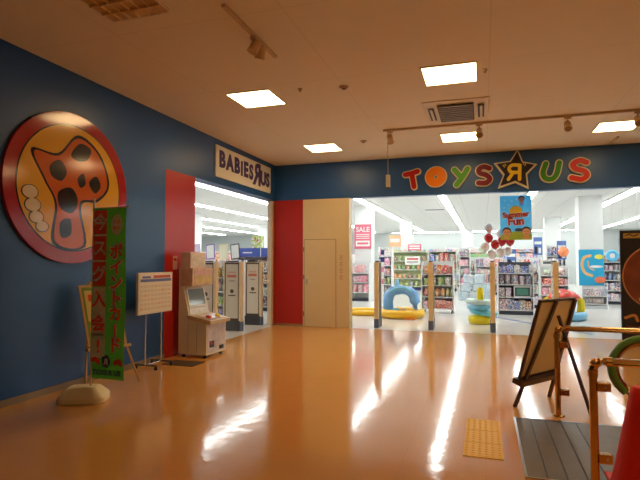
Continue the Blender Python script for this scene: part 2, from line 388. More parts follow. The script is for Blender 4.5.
# ------------------------------------------------------------------ tube rows of the shop
def tube_row(x, y0, y1, label):
    t = thing('tube_lamp_row', (x, (y0+y1)/2, HS), label, 'ceiling light', 0, 'long tube light rows of the shop'); L = (y1-y0)/2
    part('housing', t, (-.15, -L, -.04), (.15, L, -.004), WHITE)
    b = MB(); y = -L
    while y < L-.5:
        e = min(y+4.9, L); b.box((-.095, y+.01, -.075), (.095, e-.01, -.04), TUBE, None); y += 4.92
    b.build('tubes', t)
for x, y0, y1, lab in [(-1.25, 12.6, 36, 'light row running back from above the yellow pool'), (-4.05, 12.4, 36, 'light row running back behind the pink sale sign'),
                       (1.5, 12.6, 36, 'light row passing behind the hanging summer poster'), (4.35, 12.6, 36, 'light row running back on the right of the nearest column'),
                       (7.15, 12.6, 36, 'light row furthest right beyond the black display'), (-7.5, 8.5, 36, 'light row nearest the side entrance, along its top edge'),
                       (-10.2, 8.5, 36, 'second light row seen through the side entrance'), (-13.2, 12, 36, 'third light row seen through the side entrance'),
                       (-16.2, 14, 36, 'fourth light row seen through the side entrance'), (-19.5, 16, 36, 'light row deepest in the shop through the side entrance')]:
    tube_row(x, y0, y1, lab)
t = thing('tube_lamp_row', (.5, 37.3, HS), 'cross light row along the far wall of the shop', 'ceiling light')
part('housing', t, (-7, -.12, -.04), (7, .12, -.004), WHITE); part('tubes', t, (-6.9, -.09, -.08), (6.9, .09, -.04), TUBE)
for x, y, lab in ((-2.35, 15.5, 'grey slot vent in the shop ceiling above the yellow pool'), (-1.9, 21.5, 'grey slot vent further back in the shop ceiling'), (3.6, 15.2, 'brown slot vent in the shop ceiling at the right')):
    t = thing('ceiling_vent', (x, y, HS), lab, 'vent'); part('frame', t, (-.45, -.18, -.015), (.45, .18, 0), SWALL)
    b = MB()
    for k in range(5): b.box((-.40, -.14+k*.06, -.02), (.40, -.115+k*.06, -.012), DGREY)
    b.build('louvre', t)

# ------------------------------------------------------------------ main sign: letters and star
LIGHTLINE = C('pale_letter_edge', (.80, .74, .55), .4)
sgn = thing('shop_sign', (0, YF, 0), 'big multicoloured letters and star on the blue band over the main entrance', 'sign')
LET = dict(spec=.25)
def letter(strokes, wd, col, name, closed=False, ew=.045):
    b = MB()
    for q, st in enumerate(strokes): b.stroke(st, wd, .05, C(name, col, .4, **LET), -.09-q*.002, None, len(st) > 2, closed)
    o = b.build('letter', sgn)
    e = MB()
    for q, st in enumerate(strokes): e.stroke(st, wd+ew, .065, LIGHTLINE, -.07-q*.002, None, len(st) > 2, closed)
    e.build('letter_edge', o)
letter([[(-1.61, 3.425), (-1.50, 3.44), (-1.34, 3.485)], [(-1.465, 3.43), (-1.42, 3.15)]], .105, (.42, .012, .012), 'letter_red')
# O: a tilted fat ring
cx, cz = -.95, 3.345; ring = []
for k in range(16):
    a = 2*PI*k/16; u, v = .135*math.cos(a), .125*math.sin(a); ring.append((cx+u*math.cos(.5)-v*math.sin(.5), cz+u*math.sin(.5)+v*math.cos(.5)))
letter([ring], .17, (.88, .24, .01), 'letter_orange', True, .04)
letter([[(-.56, 3.475), (-.45, 3.345)], [(-.29, 3.485), (-.40, 3.30), (-.52, 3.15)]], .105, (.09, .40, .03), 'letter_green')
letter([[(.15, 3.465), (.04, 3.505), (-.06, 3.455), (-.04, 3.375), (.09, 3.325), (.155, 3.24), (.08, 3.165), (-.07, 3.17)]], .10, (.20, .015, .04), 'letter_maroon')
star = [(0.71, 3.84), (0.81, 3.57), (1.08, 3.50), (0.885, 3.30), (0.91, 3.00), (0.655, 3.14), (0.31, 3.03), (0.42, 3.31), (0.24, 3.57), (0.56, 3.60)]
def scaled(P, k, c=(.66, 3.40)): return [(c[0]+(x-c[0])*k, c[1]+(z-c[1])*k) for x, z in P]
b = MB(); b.poly(scaled(star, .86), .05, C('star_dark', (.018, .012, .03), .3), Matrix.Translation((0, -.10, 0))); so = b.build('star', sgn)
b = MB(); b.poly(star, .08, LIGHTLINE, Matrix.Translation((0, -.08, 0))); b.build('star_edge', so)
b = MB(); YL = C('letter_yellow', (.88, .62, .04), .3)
for q, st in enumerate([[(.745, 3.49), (.735, 3.20)], [(.74, 3.49), (.60, 3.50), (.535, 3.43), (.59, 3.35), (.73, 3.345)], [(.62, 3.35), (.52, 3.21)]]): b.stroke(st, .068, .03, YL, -.12-q*.002, None, len(st) > 2)
b.build('star_letter', so)
for st in [[(.42, 3.51), (.45, 3.47)], [(.46, 3.53), (.475, 3.50)], [(.86, 3.52), (.84, 3.48)], [(.82, 3.54), (.81, 3.51)]]:
    b = MB(); b.stroke(st, .02, .03, YL, -.12, None, False); b.build('quote_mark', so)
letter([[(1.24, 3.50), (1.185, 3.32), (1.23, 3.20), (1.36, 3.185), (1.445, 3.30), (1.49, 3.505)]], .095, (.06, .30, .03), 'letter_dark_green')
letter([[(1.985, 3.48), (1.87, 3.525), (1.74, 3.465), (1.78, 3.37), (1.94, 3.31), (1.985, 3.22), (1.89, 3.15), (1.71, 3.19)]], .10, (.60, .02, .012), 'letter_bright_red')
# side sign on the left wall (faces +X)
def on_left(y, z, x=XL): return Matrix.Translation((x, y, z)) @ Matrix.Rotation(PI/2, 4, 'Z')
t = thing('shop_sign', (XL, 9.54, 3.40), 'white rectangular sign with navy letters above the side entrance', 'sign', PI/2)
part('board', t, (-1.27, -.03, -.30), (1.27, 0, .30), C('sign_cream', (.90, .88, .80), .35), .004)
b = MB(); PU = C('letter_navy', (.055, .03, .17), .4)
T = lambda x, z: Matrix.Translation((x, -.034, z))
for ch, sz, x, z, fl in (('B', .42, -1.04, .04, 0), ('A', .42, -.73, .03, 0), ('B', .42, -.43, .03, 0), ('i', .42, -.22, .02, 0), ('E', .42, -.03, .02, 0), ('S', .42, .22, .01, 0), ('R', .66, .53, 0, 1), ('U', .42, .84, -.03, 0), ('S', .42, 1.09, -.03, 0)):
    b = MB(); b.text(ch, sz, PU, T(x, z), .003, .021, flip=bool(fl), sx=.98); b.build('letter', t)
# round sign on the left wall: red ring round a yellow field with plain hide-like patches
t = thing('round_wall_sign', (XL, 4.85, 2.39), 'big round red and yellow sign on the dark blue wall', 'sign', PI/2)
GL = dict(spec=.6)
gred = C('gloss_red', (.42, .012, .012), .12, **GL); gyel = C('gloss_yellow', (.80, .42, .03), .12, **GL); gora = C('gloss_orange', (.62, .13, .02), .12, **GL); gdk = C('gloss_dark', (.02, .012, .012), .12, **GL); gcr = C('gloss_cream', (.78, .66, .45), .12, **GL)
b = MB(); b.disc((0, 0), .95, .04, gred, -.04, n=64, sz=.955); b.build('ring', t)
b = MB(); b.disc((0, 0), .80, .003, gdk, -.043, n=64, sz=.955); b.build('ring_line', t)
b = MB(); b.disc((0, 0), .785, .003, gyel, -.046, n=64, sz=.955); b.build('field', t)
b = MB()
def blob(pts, mt, y): b.poly([tuple(p) for p in catmull([Vector(q) for q in pts], True)], .003, mt, Matrix.Translation((0, y, 0)))
blob([(-.62, .36), (-.25, .38), (.05, .66), (.42, .50), (.60, .12), (.40, -.12), (.12, -.20), (.20, -.70), (-.30, -.68), (-.28, -.22), (-.45, .05)], gdk, -.048)
blob([(-.58, .34), (-.24, .35), (.05, .62), (.40, .47), (.56, .12), (.38, -.09), (.08, -.18), (.16, -.68), (-.26, -.66), (-.25, -.22), (-.42, .05)], gora, -.050)
b.build('orange_patch', t)
b = MB()
for pts in ([(-.36, .22), (-.22, .30), (-.12, .18), (-.2, .06), (-.34, .1)], [(-.06, .40), (.08, .56), (.26, .52), (.2, .38), (.04, .34)], [(-.24, -.08), (-.05, .0), (.06, -.14), (-.02, -.3), (-.2, -.26)],
            [(.24, .10), (.36, .2), (.44, .08), (.34, -.02)], [(-.2, -.42), (-.05, -.38), (-.04, -.56), (-.18, -.6)], [(.05, .12), (.14, .2), (.18, .08), (.1, .02)]):
    blob(pts, gdk, -.052)
b.build('dark_patches', t)
for x, z, rr, a in ((-.62, -.12, .1, .3), (-.58, -.26, .1, .2), (-.53, -.39, .09, 0), (-.45, -.49, .08, -.2), (.55, -.30, .09, .3), (.50, -.40, .08, .1)):
    b = MB(); b.disc((x, z), rr+.012, .003, gdk, -.049, n=24, sz=.72); b.disc((x, z), rr, .003, gcr, -.051, n=24, sz=.72); b.build('cream_oval', t)
# small paper notice on red panel
b = MB(); b.box((XL, 6.98, 1.38), (XL+.004, 7.10, 1.60), C('notice_pink', (.72, .50, .42))); b.box((XL+.004, 7.0, 1.52), (XL+.005, 7.08, 1.56), RED); tag(b.build('wall_notice'), 'small pale paper notice on the red panel behind the game machine', 'notice')

# ------------------------------------------------------------------ banner flag
t = thing('banner_stand', (-4.13, 4.47, 0), 'green and red vertical banner on a beige weighted base', 'banner')
b = MB(); prof = [(.25, 0), (.25, .055), (.23, .075), (.17, .125), (.11, .14)]
bm = bmesh.new(); rings = []
for sx, sy, z in ((.235, .17, 0), (.245, .18, .01), (.245, .18, .06), (.23, .165, .085), (.16, .11, .15), (.14, .09, .16)):
    r = []
    for k in range(32):
        a = 2*PI*k/32; cu, su = math.cos(a), math.sin(a)
        r.append(bm.verts.new((sx*math.copysign(abs(cu)**.4, cu), sy*math.copysign(abs(su)**.4, su), z)))
    rings.append(r)
for i in range(len(rings)-1):
    for k in range(32): bm.faces.new((rings[i][k], rings[i][(k+1)%32], rings[i+1][(k+1)%32], rings[i+1][k]))
bm.faces.new(rings[-1]); bm.faces.new(rings[0][::-1])
b.frombm(bm, C('beige_plastic', (.86, .74, .46), .5), Matrix.Rotation(.45, 4, 'Z')); b.build('base', t)
b = MB(); b.tube([(.06, .03, .15), (.06, .03, 2.20)], .011, C('pole_cream', (.70, .55, .32), .4), 8); b.build('pole', t)
b = MB(); b.tube([(.06, .03, 2.09), (.54, .01, 2.09)], .006, MATS['pole_cream'], 8); b.build('crossbar', t)
def translucent(m, f=.35):
    nt = m.node_tree; b = nt.nodes['Principled BSDF']; t = nt.nodes.new('ShaderNodeBsdfTranslucent'); t.inputs[0].default_value = b.inputs['Base Color'].default_value
    x = nt.nodes.new('ShaderNodeMixShader'); x.inputs[0].default_value = f; o = nt.nodes['Material Output']
    nt.links.new(b.outputs[0], x.inputs[1]); nt.links.new(t.outputs[0], x.inputs[2]); nt.links.new(x.outputs[0], o.inputs['Surface']); return m
BG = C('banner_green', (.08, .34, .03), .7); BR = C('banner_red', (.98, .12, .03), .7); BW = C('banner_white', (.92, .88, .80), .7)
for m_ in (BG, BR, BW): translucent(m_)
# cloth, slightly waved
def wave(x, z): return .010*math.sin(z*5+x*4)
x0, x1, z0, z1 = .085, .515, .25, 2.08
b = MB(); nx, nz = 6, 24; vs = []; fs = []
for j in range(nz+1):
    for i in range(nx+1):
        x = x0+(x1-x0)*i/nx; z = z0+(z1-z0)*j/nz; vs.append((x, wave(x, z), z))
for j in range(nz):
    for i in range(nx):
        q = j*(nx+1)+i; fs.append((q, q+1, q+nx+2, q+nx+1))
b.add(vs, fs, BG, None, True); cl = b.build('banner_cloth', t)
def char(b, ch, x, z, s, mt, bold=0, y=-.016, sx=1.0): b.text(ch, s, mt, Matrix.Translation((x, y, z)), .0006, bold, sx=sx)
b = MB()
for z, kind in ((1.93, 'r'), (1.65, 'r'), (1.37, 'r'), (1.10, 'w'), (.84, 'w'), (.60, 'w')):
    b.box((.10, -.0135, z-.13), (.27, -.0120, z+.13), BR if kind == 'r' else BW)
for z in (1.79, 1.51): b.box((.10, -.0150, z-.01), (.27, -.0138, z+.01), BW)
b.build('letter_squares', cl)
for ch, z, k in (('今', 1.93, 1), ('ス', 1.65, 1), ('グ', 1.37, 1), ('入', 1.10, 0), ('会', .84, 0), ('!', .60, 0)): b = MB(); char(b, ch, .185, z-.01, .185, BW if k else BR, .006); b.build('character', cl)
for i, ch in enumerate('ポイントカード'):
    z = 1.60-i*.165; ch = '|' if ch == 'ー' else ch
    b = MB(); char(b, ch, .40, z, .17 if ch != '|' else .13, BW, .016, -.0135); char(b, ch, .40, z, .17 if ch != '|' else .13, BR, .005, -.016); b.build('character', cl)
b = MB(); b.disc((.40, 1.90), .075, .001, BW, -.0145, n=24, sz=1.5); char(b, '入会', .40, 1.93, .05, BR); char(b, '無料', .40, 1.86, .05, BR); b.build('oval_patch', cl)
b = MB()
b.stroke([(.12, .45), (.155, .46), (.19, .43)], .05, .001, BR, -.0145); b.stroke([(.41, .43), (.45, .45), (.48, .42)], .05, .001, BR, -.0145)
b.disc((.29, .44), .065, .001, NAVY, -.0155, n=5, sz=1.2); char(b, 'R', .29, .435, .09, BW, .003, -.0165, -1)
b.text('TOYS R US', .075, NAVY, Matrix.Translation((.30, -.0145, .32)), .0006, .004)
b.build('badge', cl)

# ------------------------------------------------------------------ easel behind the banner, against wall
def leg_bar(b, p, q, w_, mt): b.tube([p, q], w_, mt, 4)
t = thing('display_easel', (0, 0, 0), 'pale wooden A-frame easel with a green and yellow notice, behind the banner', 'easel')
A, B = Vector((-4.40, 4.78, 0)), Vector((-4.13, 5.40, 0)); TA, TB = Vector((-4.565, 4.98, 1.24)), Vector((-4.50, 5.16, 1.24))
t.location = (A+B)/2
o = t.location.copy()
for p, q in ((A, TA), (B, TB)):
    b = MB(); leg_bar(b, p-o, q-o, .018, PINE); b.build('leg', t)
b = MB(); leg_bar(b, Vector((-4.66, 5.19, 0))-o, (TA+TB)/2-o-Vector((.02, 0, .05)), .016, PINE); b.build('rear_leg', t)
b = MB(); leg_bar(b, TA-o, TB-o, .022, PINE); b.build('top_rail', t)
u = (B-A).normalized(); sl = ((TA+TB)/2-(A+B)/2); nrm = u.cross(sl).normalized()
if nrm.x < 0: nrm = -nrm
cen = (A+B)/2+sl*.68+nrm*.035
upv = sl.normalized()
def frame_M(c, u, up, o): # board axes: x along u, z along up, -y towards the viewer
    yv = up.cross(u).normalized(); return Matrix.Translation(c-o) @ Matrix(((u.x, yv.x, up.x, 0), (u.y, yv.y, up.y, 0), (u.z, yv.z, up.z, 0), (0, 0, 0, 1)))
M = frame_M(cen, u, upv, o)
tb = MB(); tb.box((-.24, -.008, -.36), (.24, .008, .38), PINE, M, .003); bo = tb.build('board', t)
tb = MB(); tb.box((-.21, -.011, -.33), (.21, -.008, .35), C('notice_green', (.20, .33, .05), .5), M); tb.box((-.19, -.013, -.06), (.19, -.011, .31), C('notice_yellow', (.75, .60, .18), .5), M)
tb.box((-.19, -.013, -.20), (.19, -.011, -.12), C('notice_orange', (.70, .25, .06), .5), M); tb.box((-.17, -.013, -.30), (.17, -.011, -.23), BW, M)
tb.box((-.15, -.015, .18), (.15, -.013, .26), BR, M); tb.box((-.13, -.015, .04), (.13, -.013, .10), BG, M)
tb.build('poster', bo)
tb = MB(); tb.box((-.27, -.05, -.41), (.27, .03, -.375), PINE, M, .003); tb.build('ledge', t)

# ------------------------------------------------------------------ wheeled notice board
t = thing('notice_board_stand', (-4.50, 6.18, 0), 'white notice board of printed rows on a steel stand with castors', 'notice board', PI/2)
part('board', t, (-.38, -.02, .77), (.41, .02, 1.35), OFFW, .004)
b = MB(); b.box((-.36, -.023, .79), (.39, -.020, 1.33), C('paper_cream', (.80, .74, .62), .5))
b.box((-.34, -.025, 1.22), (.37, -.023, 1.26), C('print_blue', (.12, .16, .42), .5)); b.box((-.05, -.025, 1.27), (.35, -.023, 1.31), C('print_red', (.62, .12, .10), .5))
for r in range(6):
    for c in range(9):
        b.box((-.34+c*.08, -.025, .83+r*.062), (-.28+c*.08, -.023, .865+r*.062), C('print_tan', (.72, .62, .50)) if (r*3+c*5) % 7 else C('print_orange', (.78, .55, .30)))
b.box((-.30, -.026, 1.27), (-.12, -.024, 1.30), MATS['print_blue']); b.build('notice_sheet', t)
for x in (-.19, .17):
    b = MB(); b.tube([(x, 0, .06), (x, 0, .77)], .012, CHROME, 8); b.build('leg', t)
b = MB(); b.tube([(-.19, 0, .06), (.17, 0, .06)], .012, CHROME, 8); b.build('crossbar', t)
for x in (-.19, .17):
    b = MB(); b.tube([(x, -.19, .065), (x, .16, .065)], .011, DGREY, 8); f_ = b.build('foot', t)
    for y in (-.18, .15):
        b = MB(); b.torus((x, y, .028), .016, .012, BLACK, 14, 8, None, 1, 'x'); b.tube([(x, y, .03), (x, y, .06)], .006, CHROME, 6); b.build('castor', f_)

# ------------------------------------------------------------------ children's game machine
t = thing('card_game_machine', (-4.62, 6.98, 0), 'cream coin-operated kids game machine beside the red panel', 'game machine', math.radians(-3))
GM = C('machine_cream', (.88, .82, .68), .38, noise=.04); prt = None
Wd = .56
def prof_prism(b, pts, y0, y1, mt):
    n = len(pts); ar = sum(pts[i][0]*pts[(i+1)%n][1]-pts[(i+1)%n][0]*pts[i][1] for i in range(n))
    if ar < 0: pts = pts[::-1]
    vs = [(x, y0, z) for x, z in pts]+[(x, y1, z) for x, z in pts]
    b.add(vs, [tuple(range(n)), tuple(range(2*n-1, n-1, -1))]+[(i, n+i, n+(i+1)%n, (i+1)%n) for i in range(n)], mt)
b = MB(); prof_prism(b, [(0, .05), (.52, .05), (.52, .56), (.20, .62), (.08, 1.12), (.08, 1.40), (0, 1.40)], 0, Wd, GM); body = b.build('cabinet', t)
b = MB()
for x in (.18, .34): b.box((x, -.002, .08), (x+.006, 0, .54), C('machine_seam', (.42, .33, .20)))
b.build('side_seam', body)
b = MB(); prof_prism(b, [(.17, .60), (.60, .53), (.60, .585), (.17, .665)], -.015, Wd+.015, C('machine_tan', (.62, .47, .30), .3)); cp = b.build('control_panel', t)
b = MB()
Mcp = Matrix.Translation((.38, .28, .632)) @ Matrix.Rotation(math.radians(10), 4, 'Y')
b.box((-.12, -.22, 0), (.16, .22, .004), C('panel_print', (.72, .55, .60), .25, noise=.6, nscale=14), Mcp); b.build('panel_print', cp)
for y in (-.13, .13):
    b = MB(); b.lathe([(.045, 0), (.045, .02), (.035, .03), (.01, .033)], C('button_red', (.65, .04, .03), .25) if y < 0 else C('button_yellow', (.8, .6, .05), .25), 18, Mcp @ Matrix.Translation((.08, y, .004))); b.build('button', cp)
# sloped screen face: from (.20,.62) to (.08,1.12)
sv = Vector((.08-.20, 0, 1.12-.62)); sn = Vector((sv.z, 0, -sv.x)).normalized(); su = sv.normalized()
def faceM(k): # local x along +Y, z along slope, -y outward
    c = Vector((.20, Wd/2, .62))+sv*k; yv = -sn; xv = Vector((0, 1, 0))
    return Matrix.Translation(c) @ Matrix(((xv.x, yv.x, su.x, 0), (xv.y, yv.y, su.y, 0), (xv.z, yv.z, su.z, 0), (0, 0, 0, 1)))
M = faceM(.62); b = MB(); b.box((-.25, -.02, -.17), (.25, 0, .18), C('bezel_grey', (.72, .72, .68), .3), M, .004); bz = b.build('screen_bezel', t)
b = MB(); b.box((-.21, -.024, -.13), (.21, -.02, .13), C('screen_glass', (.16, .20, .20), .08), M); b.build('screen', bz)
M = faceM(.16); b = MB(); b.box((-.25, -.012, -.05), (.25, 0, .06), C('glare_strip', (.80, .74, .70), .2, noise=.4, nscale=16), M); b.build('glare_panel', t)  # panel under the screen, white glare put into its pale mottled colour
b = MB(); b.box((.04, -.01, 1.12), (.26, Wd+.01, 1.40), C('marquee_print', (.85, .50, .36), .35, noise=.5, nscale=9), None, .006); mq = b.build('marquee', t)
b = MB(); b.box((.258, .04, 1.15), (.264, Wd-.04, 1.28), C('marquee_yellow', (.78, .50, .18), .3, noise=.6, nscale=13)); b.box((.258, .04, 1.30), (.264, Wd-.04, 1.37), C('marquee_pink', (.80, .45, .42), .3, noise=.5, nscale=15)); b.build('marquee_panel', mq)
b = MB(); b.box((.02, .02, 1.402), (.20, .44, 1.66), C('topper_pink', (.88, .66, .58), .3, noise=.3, nscale=10), None, .006); tp = b.build('topper', t)
b = MB(); b.box((.20, .05, 1.44), (.204, .41, 1.62), C('topper_card', (.82, .68, .60), .4, noise=.45, nscale=14)); b.build('topper_card', tp)
b = MB(); b.box((.52, .03, .08), (.526, Wd-.03, .52), C('front_print', (.72, .64, .84), .3, noise=.5, nscale=8)); fp = b.build('front_panel', t)
b = MB(); b.box((.526, .08, .16), (.534, .20, .26), BLACK); b.box((.534, .10, .20), (.538, .15, .24), C('button_red', (1, 0, 0))); b.build('coin_slot', fp)
b = MB(); b.box((.526, .36, .10), (.532, .48, .16), BLACK); b.build('card_outlet', fp)
for x in (.06, .46):
    for y in (.06, Wd-.06):
        b = MB(); b.lathe([(.03, 0), (.03, .02), (.015, .03), (.015, .05)], BLACK, 12, Matrix.Translation((x, y, 0))); b.build('foot', t)
b = MB(); b.box((-4.50, 6.38, 0), (-3.98, 6.72, .008), C('dark_brown_patch', (.09, .055, .03), .7, noise=.2), None, .003); tag(b.build('floor_patch'), 'small dark patch on the floor in front of the game machine', 'mat')  # thin dark brown patch lying flat on the floor, slightly mottled

# ------------------------------------------------------------------ security gates
GP = C('gate_paper', (.76, .72, .62), .4); GB = C('gate_base', (.07, .07, .08), .45); GBL = C('gate_blue', (.11, .15, .27), .4); GFR = C('gate_dark_frame', (.10, .07, .045), .4)
def make_gate(label):
    t = thing('security_gate', (0, 0, 0), label, 'security gate', 0, 'anti-theft gates at the shop entrances')
    part('base', t, (-.215, -.055, 0), (.19, .055, .22), GB, .008)
    part('base_sleeve', t, (.13, -.05, .0), (.23, .06, .2), GBL, .006)
    part('panel', t, (-.20, -.03, .22), (.16, .04, 1.49), GFR, .006)
    part('edge_post', t, (.155, -.045, .18), (.22, .055, 1.50), WOOD, .008)
    part('rear_post', t, (-.225, -.035, .2), (-.195, .045, 1.50), WOOD, .006)
    b = MB(); b.box((-.165, -.036, .27), (.13, -.03, 1.45), GP)
    b.box((-.13, -.038, 1.16), (.09, -.036, 1.22), C('gate_red_print', (.72, .22, .16))); b.box((-.11, -.038, 1.25), (.07, -.036, 1.29), C('gate_pink_print', (.75, .45, .36)))
    b.box((-.08, -.038, 1.07), (.05, -.036, 1.10), C('gate_grey_print', (.45, .42, .38)))
    b.disc((-.015, .86), .045, .002, GFR, -.038, n=20); b.box((-.10, -.038, .755), (.07, -.036, .78), GFR)
    b.build('notice', t); b = MB(); b.box((-.16, -.04, 1.50), (.10, .04, 1.525), GB, None, .004); b.build('top_cap', t)
    return t
g0 = make_gate('anti-theft gate of the side entrance nearest the game machine')
g0.location = (-5.24, 8.9, 0)
for x, y, rz, lab in [(-5.24, 10.0, 0, 'middle anti-theft gate of the side entrance, white notice in dark frame'), (-5.24, 11.05, 0, 'anti-theft gate of the side entrance nearest the corner'),
                      (-2.34, 11.62, -PI/2, 'slim wooden anti-theft gate left of the blue arched pool'), (-1.12, 11.62, -PI/2, 'slim wooden anti-theft gate in front of the wheeled rack'),
                      (.18, 11.62, -PI/2, 'slim wooden anti-theft gate right of the inflatable ring tower'), (1.42, 11.62, -PI/2, 'slim wooden anti-theft gate behind the dark easel')]:
    c = copy_tree(g0); c.location = (x, y, 0); c.rotation_euler = (0, 0, rz); c['label'] = lab

# ------------------------------------------------------------------ racks and products
PAL = dict(pink=(.85, .25, .45), rose=(.80, .45, .55), orange=(.90, .35, .05), yellow=(.90, .70, .08), red=(.70, .06, .05), blue=(.10, .25, .65), navy=(.05, .07, .25), green=(.20, .50, .10),
           white=(.82, .82, .82), purple=(.38, .18, .50), grey=(.40, .42, .45), brown=(.35, .18, .08), teal=(.10, .48, .52), lime=(.50, .70, .10), black=(.04, .04, .05), cyan=(.25, .60, .80))
ORD = ['first', 'second', 'third', 'fourth', 'fifth', 'sixth', 'seventh', 'eighth', 'ninth', 'tenth', 'eleventh', 'twelfth', 'thirteenth', 'fourteenth']
def proto_mesh(kind):
    b = MB()
    if kind == 'toy_box':
        b.box((-.5, -.5, 0), (.5, .5, 1), PACK, None, .02); b.box((-.38, -.515, .30), (.38, -.5, .86), PACK)
    elif kind == 'hanging_pack':
        b.box((-.5, -.12, 0), (.5, -.04, .94), PACK, None, .01); b.box((-.3, -.40, .12), (.3, -.12, .55), PACK, None, .08); b.box((-.12, -.12, .94), (.12, -.04, 1), PACK)
    elif kind == 'toy_tub':
        b.lathe([(.44, 0), (.49, .04), (.49, .84), (.50, .85), (.50, .97), (.46, 1)], PACK, 14)
    else:
        b.ball((0, 0, .5), .5, PACK, None, 12, (1, .9, 1)); b.box((-.2, -.03, .94), (.2, .03, 1.06), PACK)
    me = b.build(kind); m = me.data; bpy.data.objects.remove(me); return m
PM = {k: proto_mesh(k) for k in ('toy_box', 'hanging_pack', 'bagged_toy', 'toy_tub')}
CATN = {'toy_box': 'toy box', 'hanging_pack': 'toy pack', 'bagged_toy': 'bagged toy', 'toy_tub': 'toy tub'}
FRAME_W = C('rack_white', (.74, .75, .75), .45); FRAME_G = C('rack_grey', (.62, .64, .66), .45); KICK = C('rack_kick', (.035, .04, .06), .5)
def place_product(kind, x, y, z, dx, dy, dz, colname, label, group):
    o = bpy.data.objects.new(kind, PM[kind]); COL.objects.link(o); o.location = (x, y, z); o.scale = (dx, dy, dz)
    c = PAL[colname]; o.color = (*[min(1, max(0, v*random.uniform(.8, 1.15))) for v in c], 1)
    return tag(o, label, CATN[kind], group)
def rack(nm, label, x0, x1, y, dep, zs, top, cols, short, kinds='toy_box', back=FRAME_W, kick=KICK, frame=FRAME_W, wr=(.14, .3), fill=.8, header=None, skip=(), rise=None, base=True, gap=.0, overs=None):
    cx = (x0+x1)/2; t = thing(nm, (cx, y, 0), label, 'rack'); W = (x1-x0)/2
    part('back_panel', t, (-W+.03, dep-.03, .10), (W-.03, dep, top), back)
    for s in (-1, 1):
        part('upright', t, (s*W-.015, 0, 0), (s*W+.015, dep, top), frame)
    if base: part('kickboard', t, (-W+.015, .02, 0), (W-.015, dep-.03, .10), kick)
    zs = sorted(zs)
    for z in zs: part('shelf', t, (-W+.015, 0, z-.025), (W-.015, dep-.03, z), frame)
    if header: part('header_panel', t, (-W, -.02, top), (W, .01, top+header[0]), header[1])
    names = ['bottom', 'second', 'third', 'fourth', 'fifth', 'sixth']
    for i, z in enumerate(zs):
        if i in skip: continue
        last = i == len(zs)-1
        hmax = ((zs[i+1] if not last else max(top, z+.2))-z-.035)
        cl = cols[min(len(zs)-1-i, len(cols)-1)]; row = 'top' if last and len(zs) > 1 else names[i]; k = kinds if kinds != 'toy_box' else ('toy_box', 'toy_tub', 'toy_box', 'hanging_pack', 'bagged_toy')[(i*2+len(short)) % 5]
        x = -W+.03; n = 0
        while x < W-.08 and n < 14:
            dx = min(random.uniform(*wr), W-.025-x); 
            if dx < .06: break
            dz = hmax*random.uniform(fill-.15, min(.97, fill+.12)); dd = dep*random.uniform(.45, .75)
            cn = random.choice(cl)
            dd_ = min(dd, dep-.08)
            place_product(k, cx+x+dx/2, y+.02+dd_/2, z+.001, dx*.94, dd_, dz, cn, '%s %s, %s from left on the %s shelf of the %s' % (cn, CATN[k], ORD[n], row, short), '%ss on the %s' % (CATN[k], short))
            x += dx+gap; n += 1
    return t
# main shop, left to right
rack('wire_rack', 'white rack of pink boxes standing before the column with the sale sign', -4.86, -4.15, 18.9, .45, [.34, .72, 1.08], 1.47, [['pink', 'rose', 'white'], ['pink', 'rose'], ['rose', 'pink', 'purple']], 'pink column rack', wr=(.17, .24), fill=.85)
rack('shop_rack', 'grey shelf rack with pink and purple goods right of the sale sign', -4.27, -3.72, 21.4, .5, [.14, .55, .95, 1.35, 1.75], 2.15, [['rose', 'grey', 'white'], ['pink', 'purple'], ['rose', 'grey'], ['green', 'grey'], ['grey', 'purple']], 'grey rack', back=FRAME_G, wr=(.14, .25))
GPEG = C('green_pegboard', (.55, .62, .32), .6)
rack('wall_rack', 'long green-backed rack hung with orange and yellow toys at the far left', -4.85, -2.75, 26.9, .55, [.22, .62, 1.10, 1.55, 2.05], 2.12, [['white', 'rose', 'blue', 'yellow'], ['orange', 'brown', 'green'], ['green', 'lime', 'orange'], ['orange', 'yellow', 'brown'], ['yellow', 'lime', 'grey']], 'green-backed rack', 'hanging_pack', back=GPEG, wr=(.13, .2), gap=.09, fill=.62, kick=C('rack_navy', (.04, .06, .20), .5))
rack('wall_rack', 'far rack of mixed bright toys right of the green-backed rack', -2.7, -1.3, 26.9, .55, [.22, .62, 1.10, 1.55, 2.05], 2.12, [['white', 'rose', 'blue', 'yellow'], ['red', 'orange', 'grey', 'blue'], ['red', 'blue', 'orange', 'yellow'], ['orange', 'blue', 'yellow'], ['yellow', 'brown']], 'bright far rack', back=GPEG, wr=(.16, .28))
b = MB(); b.box((0, 0, 0), (.8, .02, .45), WHITE); b.box((.1, -.004, .1), (.7, 0, .2), C('price_grey', (.4, .4, .4))); b.box((.1, -.004, .26), (.7, 0, .36), MATS['print_red'])
o = b.build('price_sign', loc=(-3.95, 26.885, 1.35)); tag(o, 'small white price sign hanging on the green-backed rack', 'sign')
t = rack('wheeled_rack', 'white wheeled four-shelf rack behind a wooden gate, right of the yellow pool', -1.74, -.84, 15.15, .45, [.14, .48, .82, 1.15], 1.5, [['orange', 'blue', 'yellow', 'red'], ['green', 'lime', 'grey', 'white'], ['orange', 'red', 'lime'], ['brown', 'red', 'rose']], 'wheeled rack', wr=(.13, .22), base=False)
for x in (-.4, .4):
    for y in (.05, .38):
        b = MB(); b.torus((x, y, .04), .025, .015, BLACK, 14, 8, None, 1, 'x'); b.box((x-.012, y-.012, .05), (x+.012, y+.012, .115), STEEL); b.build('castor', t)
